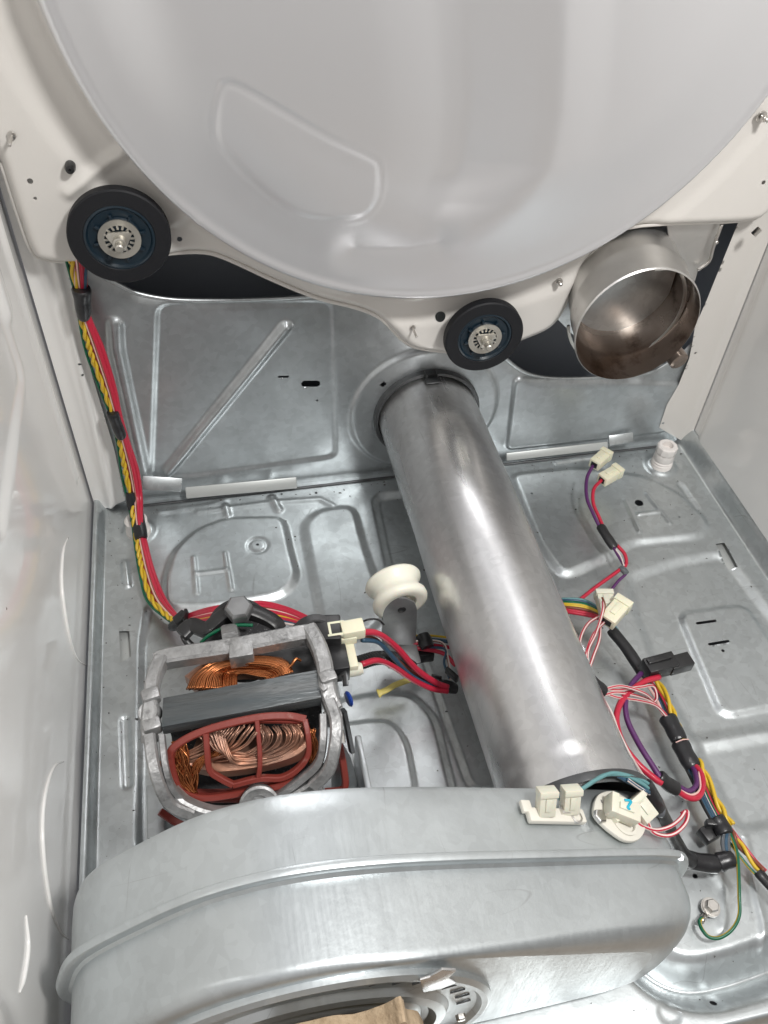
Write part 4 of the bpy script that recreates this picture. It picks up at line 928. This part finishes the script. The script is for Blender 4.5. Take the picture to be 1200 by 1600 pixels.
# around behind the motor
Bq = [(276, 975, 'z', 3.2), (300, 966, 'z', 6.5), (335, 958, 'z', 9), (372, 955, 'z', 9.6), (410, 952, 'z', 9.6), (450, 960, 'z', 10), (490, 975, 'z', 11)]
S2 = [.5, .8, 1, 1.1, 1.2, 1, .6]
for o_, oy, m_, r_, st in ((0, -8, W_RED, .2, None), (0, -4, W_RED, .2, None), (0, 0, W_PALE, .12, W_RED), (0, 3, W_RED, .17, None), (0, 6, W_YEL, .12, None), (0, 9, W_RED, .18, None), (0, -10, W_PALE, .1, W_BRN), (0, 12, W_BLU, .12, None), (2, -2, W_BRN, .12, None), (0, 15, W_WHT, .11, None)):
    wire('wire', [P(a, b + oy * s_, **{k_: v_}) for (a, b, k_, v_), s_ in zip(Bq, S2)], r_, m_, LH, stripe=st)
tape(LH, [(270, 978, 'z', 3.6), (286, 972, 'z', 5.0)], .62, .66)
box('tie_clip', P(283, 966, z=5.8), (1.2, .9, .8), BLK, LH, .12, xd=(1, .4, .6)); box('tie_tail', P(290, 962, z=6.4), (.25, .9, .9), BLK, LH, .04, xd=(1, -.4, .2))

# ---- motor leads to the pipe
ML = thing('motor_lead_bundle', 'thick red and grey motor wires tied together next to the pipe', 'wiring', P(640, 1050, z=1.5))
def W(parent, pts, r, m, stripe=None, name='wire', lab=None, n=8): return wire(name, [P(a, b, z=c) for a, b, c in pts], r, m, parent, stripe=stripe, lab=lab, n=n)
W(ML, [(562, 988, 13.4), (590, 990, 12), (620, 1012, 9.4), (650, 1045, 6.6), (680, 1066, 4.6), (700, 1074, 4)], .27, W_RED)
W(ML, [(565, 1038, 11), (590, 1032, 10), (615, 1042, 8), (645, 1062, 5.6), (675, 1076, 4.2), (700, 1080, 3.8)], .25, W_RED)
W(ML, [(566, 1000, 12), (592, 1004, 10.6), (615, 1028, 8.2), (645, 1056, 5.6), (690, 1074, 3.8)], .2, W_BLU)
W(ML, [(566, 994, 12.6), (588, 998, 11), (612, 1022, 8.6), (648, 1052, 5.8), (692, 1070, 3.9)], .1, W_BRN)
W(ML, [(600, 1030, 8), (625, 1046, 6.5), (655, 1066, 4.8), (695, 1080, 3.5)], .11, W_WHT, W_BLU)
W(ML, [(562, 974, 12), (575, 968, 12.4), (590, 968, 12), (600, 976, 11)], .08, W_BLK)
cpts = spline([P(560, 1036, z=9.6), P(590, 1028, z=8.2), P(622, 1030, z=6.0), P(645, 1044, z=4.6)], 30); rr_ = .5 + .09 * np.sign(np.sin(np.arange(len(cpts)) * 1.6))
v, f, _ = tube_geo(cpts, rr_, 14); mesh('corrugated_sleeve', v, f, BLK, ML, True, 60)
W(ML, [(600, 1002, 3), (640, 998, 3.2), (680, 1000, 3), (710, 1004, 2.2)], .18, W_BLU); W(ML, [(620, 1004, 3), (660, 1006, 3.1), (705, 1012, 2.2)], .18, W_RED)
W(ML, [(640, 994, 3.2), (670, 993, 3.3), (700, 996, 2.6)], .11, W_YEL); W(ML, [(600, 1012, 2.8), (640, 1012, 3), (690, 1020, 2.6), (712, 1040, 2.4)], .2, W_RED)
W(ML, [(610, 1006, 3.2), (650, 1002, 3.4), (690, 1004, 3), (700, 1030, 2.6), (704, 1062, 2.8)], .12, W_WHT, W_BRN); W(ML, [(660, 1012, 3), (695, 1014, 2.8), (694, 1036, 2.6), (702, 1060, 2.8)], .12, W_BLU)
tape(ML, [(660, 992, 'z', 3.4), (668, 1012, 'z', 3.2)], .68, .68, name='cable_clip'); box('clip_base', P(662, 1024, z=1.8), (1.8, .9, 1.2), BLK, ML, .12)
tape(ML, [(688, 1070, 'z', 4.0), (712, 1076, 'z', 3.2)], .6, .55); box('tie_tail', P(706, 1054, z=3.6), (.3, 1.4, .8), BLK, ML, .04, xd=(1, .6, 0)); box('tie_tail', P(682, 1058, z=4.6), (.9, .15, .5), BLK, ML, .04, xd=(1, -.5, 0))

# ---- loose two-wire lead at the right rear
def plug(parent, c, xd, size, m=CREAM, lab=None, zd=(0, 0, 1), name='plug'):
    xd = np.array(xd, float); xd /= np.linalg.norm(xd)
    b_ = basis(xd, zd)
    parts = [box_geo(c, size, .07, xd=xd, zd=zd), box_geo(np.array(c) + b_[0] * size[0] * .42 + b_[2] * size[2] * .1, (size[0] * .25, size[1] * 1.12, size[2] * 1.1), .05, xd=xd, zd=zd),
             box_geo(np.array(c) + b_[2] * size[2] * .5, (size[0] * .5, size[1] * .35, size[2] * .25), .03, xd=xd, zd=zd)]
    v, f = join(parts); o = mesh(name, v, f, m, parent, True, 35)
    v, f = box_geo(np.array(c) - b_[0] * size[0] * .5, (.06, size[1] * .6, size[2] * .6), .01, xd=xd, zd=zd); s_ = mesh('plug_socket', v, f, BLK, o, False)
    if lab: o['label'] = lab
    return o
UL = thing('loose_lead_pair', 'loose purple and red leads ending in two cream plugs near the right rear corner', 'wiring', P(955, 850, z=1))
c1 = P(938, 718, z=4.2); c2 = P(953, 743, z=3.8); dr = P(952, 706, z=4.2) - P(924, 730, z=4.2); dr2 = P(970, 734, z=3.8) - P(938, 752, z=3.8)
plug(UL, c1, dr, (2.5, 1.25, 1.1)); plug(UL, c2, dr2, (2.6, 1.25, 1.1))
W(UL, [(926, 728, 4.1), (917, 748, 4.0), (917, 778, 3.6), (927, 803, 3.2), (938, 826, 2.8)], .19, W_PUR)
W(UL, [(940, 750, 3.8), (928, 764, 3.8), (927, 786, 3.4), (936, 808, 3.0), (943, 824, 2.8)], .19, W_RED)
tape(UL, [(938, 822, 'z', 2.8), (948, 838, 'z', 2.7), (960, 856, 'z', 2.4)], .5, .52, m=BLK)
W(UL, [(958, 854, 2.4), (966, 868, 2.2), (974, 882, 2.0), (974, 890, 2.0)], .17, W_PUR); W(UL, [(964, 852, 2.4), (976, 866, 2.2), (978, 882, 2.0), (966, 892, 2.0), (930, 918, 1.6), (905, 938, 1.4)], .19, W_RED)
W(UL, [(974, 888, 2.0), (978, 896, 1.9), (966, 908, 1.7), (955, 922, 1.6)], .15, W_PUR)
W(UL, [(962, 858, 2.5), (970, 870, 2.3), (975, 884, 2.2)], .08, W_WHT)
tape(UL, [(970, 886, 'z', 2.1), (979, 896, 'z', 2.1)], .35, .35, m=CLEAR, name='clear_tie')

# ---- right harness
RH = thing('right_wire_harness', 'long black taped harness with coloured wires running along the right of the pipe', 'wiring', P(1050, 1130, z=.5))
for i, (m_, st, dy) in enumerate(((W_BLU, None, -8), (W_GRN, None, -5), (W_YEL, None, 0), (W_BRN, None, 3), (W_RED, None, 7), (W_TEAL, None, -10), (W_YEL, W_BLK, -2), (W_RED, None, 10), (W_GRN, W_YEL, -4))):
    W(RH, [(862, 945 + dy * .6, 1.4), (885, 946 + dy, 2.4), (915, 950 + dy * 1.1, 2.6), (940, 962 + dy * .7, 2.6), (965, 988 + dy * .3, 2.4)], .16, m_, st)
tape(RH, [(955, 984, 'z', 2.4), (978, 1012, 'z', 2.2), (1000, 1045, 'z', 1.9), (1012, 1062, 'z', 1.9)], .55, .6)
H1 = [(1008, 1055, 2.0), (1025, 1075, 2.0), (1038, 1098, 2.0), (1048, 1125, 2.0), (1060, 1155, 2.0), (1078, 1192, 2.0)]
H2 = [(1078, 1192, 2.0), (1092, 1220, 2.0), (1105, 1250, 2.0), (1120, 1278, 2.0), (1132, 1296, 2.0)]
tr = lambda pts, dx, dy=0, dz=0: [(a + dx, b + dy, c + dz) for a, b, c in pts]
T3 = lambda pts: [P(a, b, z=c) for a, b, c in pts]
twisted('twisted_wire', T3(tr(H1, 6, -4, .3)), .17, W_YEL, W_YEL, RH, 3.0); twisted('twisted_wire', T3(tr(H2, 12, -6, .3)), .17, W_YEL, W_YEL, RH, 3.0)
for dx, m_ in ((-6, W_BLU), (-2, W_BLK), (1, W_RED), (-9, W_PALE)): W(RH, tr(H1, dx, 2), .15, m_)
for dx, m_, st in ((-8, W_BLU, None), (-4, W_BLU, None), (0, W_BLU, W_WHT), (3, W_GRN, None), (6, W_RED, None), (8, W_BRN, None), (-10, W_BLK, None)): W(RH, tr(H2, dx, 1), .14, m_, st)
tape(RH, [(1042, 1120, 'z', 2.2), (1052, 1138, 'z', 2.2), (1062, 1158, 'z', 2.2)], .8, .75); tape(RH, [(1062, 1160, 'z', 2.2), (1072, 1180, 'z', 2.2), (1084, 1200, 'z', 2.1)], .8, .76)
wire('tape_seam', T3([(1056, 1160, 3.0), (1066, 1156, 3.0), (1076, 1155, 2.8)]), .05, W_PALE, RH)
tape(RH, [(1118, 1278, 'z', 2.2), (1128, 1292, 'z', 2.2), (1134, 1304, 'z', 2.2)], .72, .68); box('harness_clip', P(1108, 1302, z=1.4), (1.5, 1.2, 1.0), BLK, RH, .12, xd=(1, .3, 0)); box('harness_clip', P(1118, 1288, z=2.2), (1.6, .5, .8), BLK, RH, .1, xd=(1, -.3, 0))
H3 = [(1132, 1298, 2.0), (1150, 1322, 1.8), (1172, 1350, 1.6), (1188, 1366, 1.6)]
twisted('twisted_wire', T3(tr(H3, 6, -2, .2)), .16, W_YEL, W_BRN, RH, 2.4); W(RH, tr(H3, -2, 5), .12, W_GRN, W_YEL); W(RH, tr(H3, 9, -5), .13, W_RED)
tape(RH, [(1184, 1362, 'z', 1.7), (1200, 1380, 'z', 1.7), (1225, 1405, 'z', 1.7)], .42, .42)
# taped tube joining the blower switches to the harness
tape(RH, [(1008, 1225, 'z', 12.6), (1022, 1248, 'z', 11.6), (1034, 1274, 'z', 9.6), (1050, 1306, 'z', 6.6), (1066, 1334, 'z', 4.0), (1082, 1346, 'z', 2.6)], .55, .62)
tape(RH, [(1070, 1342, 'z', 2.6), (1098, 1348, 'z', 2.2), (1122, 1350, 'z', 2.0)], .72, .72); tape(RH, [(1122, 1348, 'z', 2.0), (1134, 1344, 'z', 2.2), (1146, 1342, 'z', 2.2)], .75, .62)
tape(RH, [(1020, 1262, 'z', 10.6), (1036, 1268, 'z', 10.4)], .5, .5, m=CLEAR, name='clear_tie')
for dx in (-5, 0, 4): W(RH, [(1136 + dx, 1300, 2.2), (1134 + dx, 1320, 2.2), (1138 + dx * .6, 1344, 2.1)], .17, CLEAR if dx else W_BLU)
# red and purple loop
W(RH, [(1030, 1058, 4.2), (1005, 1066, 4.8), (975, 1090, 5.6), (963, 1122, 6.2), (972, 1160, 6.4), (995, 1192, 6.2), (1022, 1216, 5.8), (1034, 1224, 5.6)], .27, W_RED)
W(RH, [(1002, 1052, 4.2), (988, 1068, 4.8), (978, 1092, 5.4), (980, 1124, 5.8), (998, 1162, 6.0), (1018, 1194, 5.8), (1032, 1216, 5.6)], .24, W_PUR)
tape(RH, [(1030, 1212, 'z', 5.7), (1042, 1224, 'z', 5.2), (1058, 1234, 'z', 4.6)], .55, .62, m=BLK, name='shrink_sleeve')
W(RH, [(1056, 1234, 4.6), (1074, 1246, 4.0), (1090, 1246, 3.6), (1098, 1230, 3.2), (1096, 1210, 2.8), (1086, 1196, 2.4)], .24, W_RED); W(RH, [(1058, 1228, 4.4), (1076, 1236, 3.8), (1088, 1226, 3.2), (1086, 1206, 2.6), (1078, 1194, 2.2)], .22, W_PUR)
W(RH, [(1058, 1232, 4.6), (1080, 1242, 3.9), (1094, 1232, 3.4), (1092, 1206, 2.8)], .09, W_PALE)
# black plug
bp1 = thing('black_plug', 'black two-part inline connector resting on the right harness with a red and purple lead', 'connector', P(1040, 1040, z=3))
bx = P(1080, 1032, z=4.2) - P(1005, 1052, z=4.2)
box('plug_body', P(1030, 1041, z=4.3), (2.9, 1.5, 1.5), BLK, bp1, .07, xd=bx); box('plug_body', P(1061, 1037, z=4.2), (2.1, 1.3, 1.2), BLK, bp1, .07, xd=bx); box('latch', P(1030, 1030, z=5.1), (2.3, .5, .35), BLK, bp1, .05, xd=bx)

# red/white sensor leads with cream plugs
SL = thing('sensor_lead_set', 'red and white striped leads looping from two cream plugs over the pipe to the harness', 'wiring', P(935, 1000, z=3))
pcx = P(980, 935, z=5) - P(945, 975, z=5)
plug(SL, P(961, 957, z=5.2), pcx, (3.0, 1.5, 1.1), CREAM, 'cream plug, the lower of the two'); plug(SL, P(946, 942, z=4.4), P(940, 920, z=4) - P(950, 960, z=4), (2.2, 1.5, 1.0), IVORY, 'white plug, the upper of the two')
for pts in ([(938, 962, 5.0), (918, 975, 6.2), (906, 1000, 7.2), (908, 1030, 7.6), (922, 1056, 7.4), (930, 1066, 7.2)], [(944, 972, 5.0), (928, 990, 6.4), (916, 1020, 7.4), (914, 1050, 7.6), (922, 1072, 7.2)],
            [(938, 975, 5.0), (936, 1000, 6.4), (926, 1028, 7.2), (920, 1050, 7.5), (926, 1070, 7.2)], [(942, 940, 5.6), (942, 952, 6.2), (938, 968, 6.0), (930, 992, 6.6), (918, 1020, 7.4), (920, 1060, 7.4)]):
    W(SL, pts, .14, W_RED, W_WHT)
W(SL, [(941, 934, 5.4), (945, 946, 5.9), (940, 966, 5.6)], .1, W_BRN)
tape(SL, [(920, 1062, 'z', 7.3), (932, 1072, 'z', 7.1), (944, 1082, 'z', 6.6)], .62, .6)
for pts in ([(942, 1076, 6.6), (965, 1078, 6.2), (1000, 1074, 5.4), (1020, 1072, 4.4), (1026, 1090, 3.6), (1018, 1100, 3.2)], [(942, 1082, 6.6), (965, 1090, 6.0), (995, 1094, 5.0), (1024, 1102, 3.6), (1042, 1120, 2.6)],
            [(944, 1086, 6.6), (962, 1082, 6.2), (990, 1086, 5.2), (1014, 1094, 4.0), (1032, 1108, 3.0), (1044, 1122, 2.6)], [(940, 1078, 6.8), (970, 1072, 6.6), (1004, 1082, 5.6), (1020, 1094, 3.8)]):
    W(SL, pts, .14, W_RED, W_WHT)
W(SL, [(938, 1084, 6.8), (955, 1112, 7.0), (965, 1140, 7.4)], .1, W_WHT); W(SL, [(965, 1140, 7.4), (985, 1180, 8.0), (1010, 1220, 10.5)], .1, W_WHT)

# fuse and thermostat leads
FL = thing('fuse_lead_pair', 'teal wires with two translucent ivory plugs pushed onto the fuse holder', 'wiring', on_top(880, 1245, 1))
ztop = on_top(868, 1262, .9)
for a, b in ((853, 1253), (891, 1250)):
    c_ = on_top(a, b, 1.2); plug(FL, c_, (0.12, .55, .8), (1.7, 1.1, .85), IVORY, zd=(0, -1, .6))
W(FL, [(896, 1240, 14.6), (920, 1226, 14.8), (945, 1211, 14.6), (975, 1212, 14.0), (1002, 1224, 13.2), (1018, 1236, 12.4)], .14, W_TEAL); W(FL, [(872, 1248, 14.8), (905, 1235, 15.0), (932, 1218, 14.8), (960, 1208, 14.4), (1000, 1218, 13.2), (1020, 1230, 12.4)], .14, W_TEAL)
W(FL, [(965, 1212, 14.1), (990, 1226, 13.4), (1014, 1238, 12.6)], .15, W_BLU); W(FL, [(980, 1218, 14), (1000, 1232, 13.2), (1018, 1242, 12.2)], .13, W_BLU, W_WHT)
TL = thing('thermostat_lead_pair', 'short red and white striped leads with two ivory plugs on the oval thermostat', 'wiring', on_top(990, 1280, 1))
pA = plug(TL, on_top(973, 1266, 1.3), (-1, .45, .35), (2.1, 1.25, 1.0), IVORY); plug(TL, on_top(1003, 1264, 1.0), (-.4, .8, .3), (1.7, 1.2, .9), IVORY)
cy = on_top(982, 1262, 2.0)
v, f, _ = tube_geo(spline([on_top(976, 1250, 1.95), on_top(986, 1252, 2.0), on_top(981, 1262, 2.0), on_top(990, 1266, 1.9)], 6), .1, 6, .4); mesh('ink_mark', v, f, CYAN, pA)
W(TL, [(990, 1280, 12.6), (1002, 1290, 12.2), (1024, 1297, 11.6), (1046, 1292, 11.4), (1062, 1280, 11.0), (1070, 1268, 10.8)], .14, W_RED, W_WHT)
W(TL, [(1012, 1284, 12), (1020, 1300, 11.6), (1040, 1306, 11.2), (1058, 1300, 11.0), (1072, 1284, 10.6), (1074, 1268, 10.4), (1064, 1272, 10.2)], .14, W_RED, W_WHT)

# ground wire and bolt
GW = thing('ground_wire', 'green and yellow earth wire with ring terminal bolted to the floor at the lower right', 'wiring', P(1120, 1440, z=.3))
W(GW, [(1140, 1300, 2.2), (1151, 1330, 2.4), (1154, 1365, 2.4), (1155, 1400, 2.2), (1155, 1430, 1.8), (1144, 1452, 1.4), (1125, 1465, 1.2), (1108, 1464, 1.1), (1097, 1452, 1.1), (1093, 1440, 1.0), (1097, 1434, 1.0)], .14, W_GRN, W_YEL)
bc = P(1109, 1419, z=.3)
v, f = join([lathe_geo(bc, [(.3, .25), (.72, .25), (.72, .12), (.3, .12)], (0, 0, 1), 28, closed=True), box_geo((bc + P(1098, 1436, z=.5)) / 2 + np.array([0, 0, .1]), (1.0, .38, .16), .04, xd=P(1098, 1436, z=.5) - bc)]); mesh('ring_terminal', v, f, STEEL, GW, True, 35)
wire('crimp', [P(1101, 1430, z=.6), P(1096, 1440, z=.9)], .22, STEEL, GW)
bolt('ground_bolt', bc + np.array([0, 0, .25]), .52, .5, (0, -.05, 1), GW, washer=.62)

# rough tan pad leaning on the round cover
fp = thing('felt_pad', 'rough tan fibrous pad leaning on the round blower cover at the bottom edge', 'pad', P(590, 1600, y=-57))
yy = -56.6
out = [P(a, b, y=yy) for a, b in ((415, 1608), (440, 1604), (485, 1594), (520, 1586), (560, 1582), (600, 1568), (626, 1556), (634, 1575), (655, 1583), (662, 1625), (640, 1720), (400, 1720))]
bmv, bmf = prism_geo([tuple(p) for p in spline(out + [out[0]], 5)[:-1] + rng.normal(0, .02, (len(out) * 5, 3)) * np.array([1, 0, 1])], (0, -1.2, 0), .05)
mesh('pad', bmv, bmf, TANW, fp, True, 40)
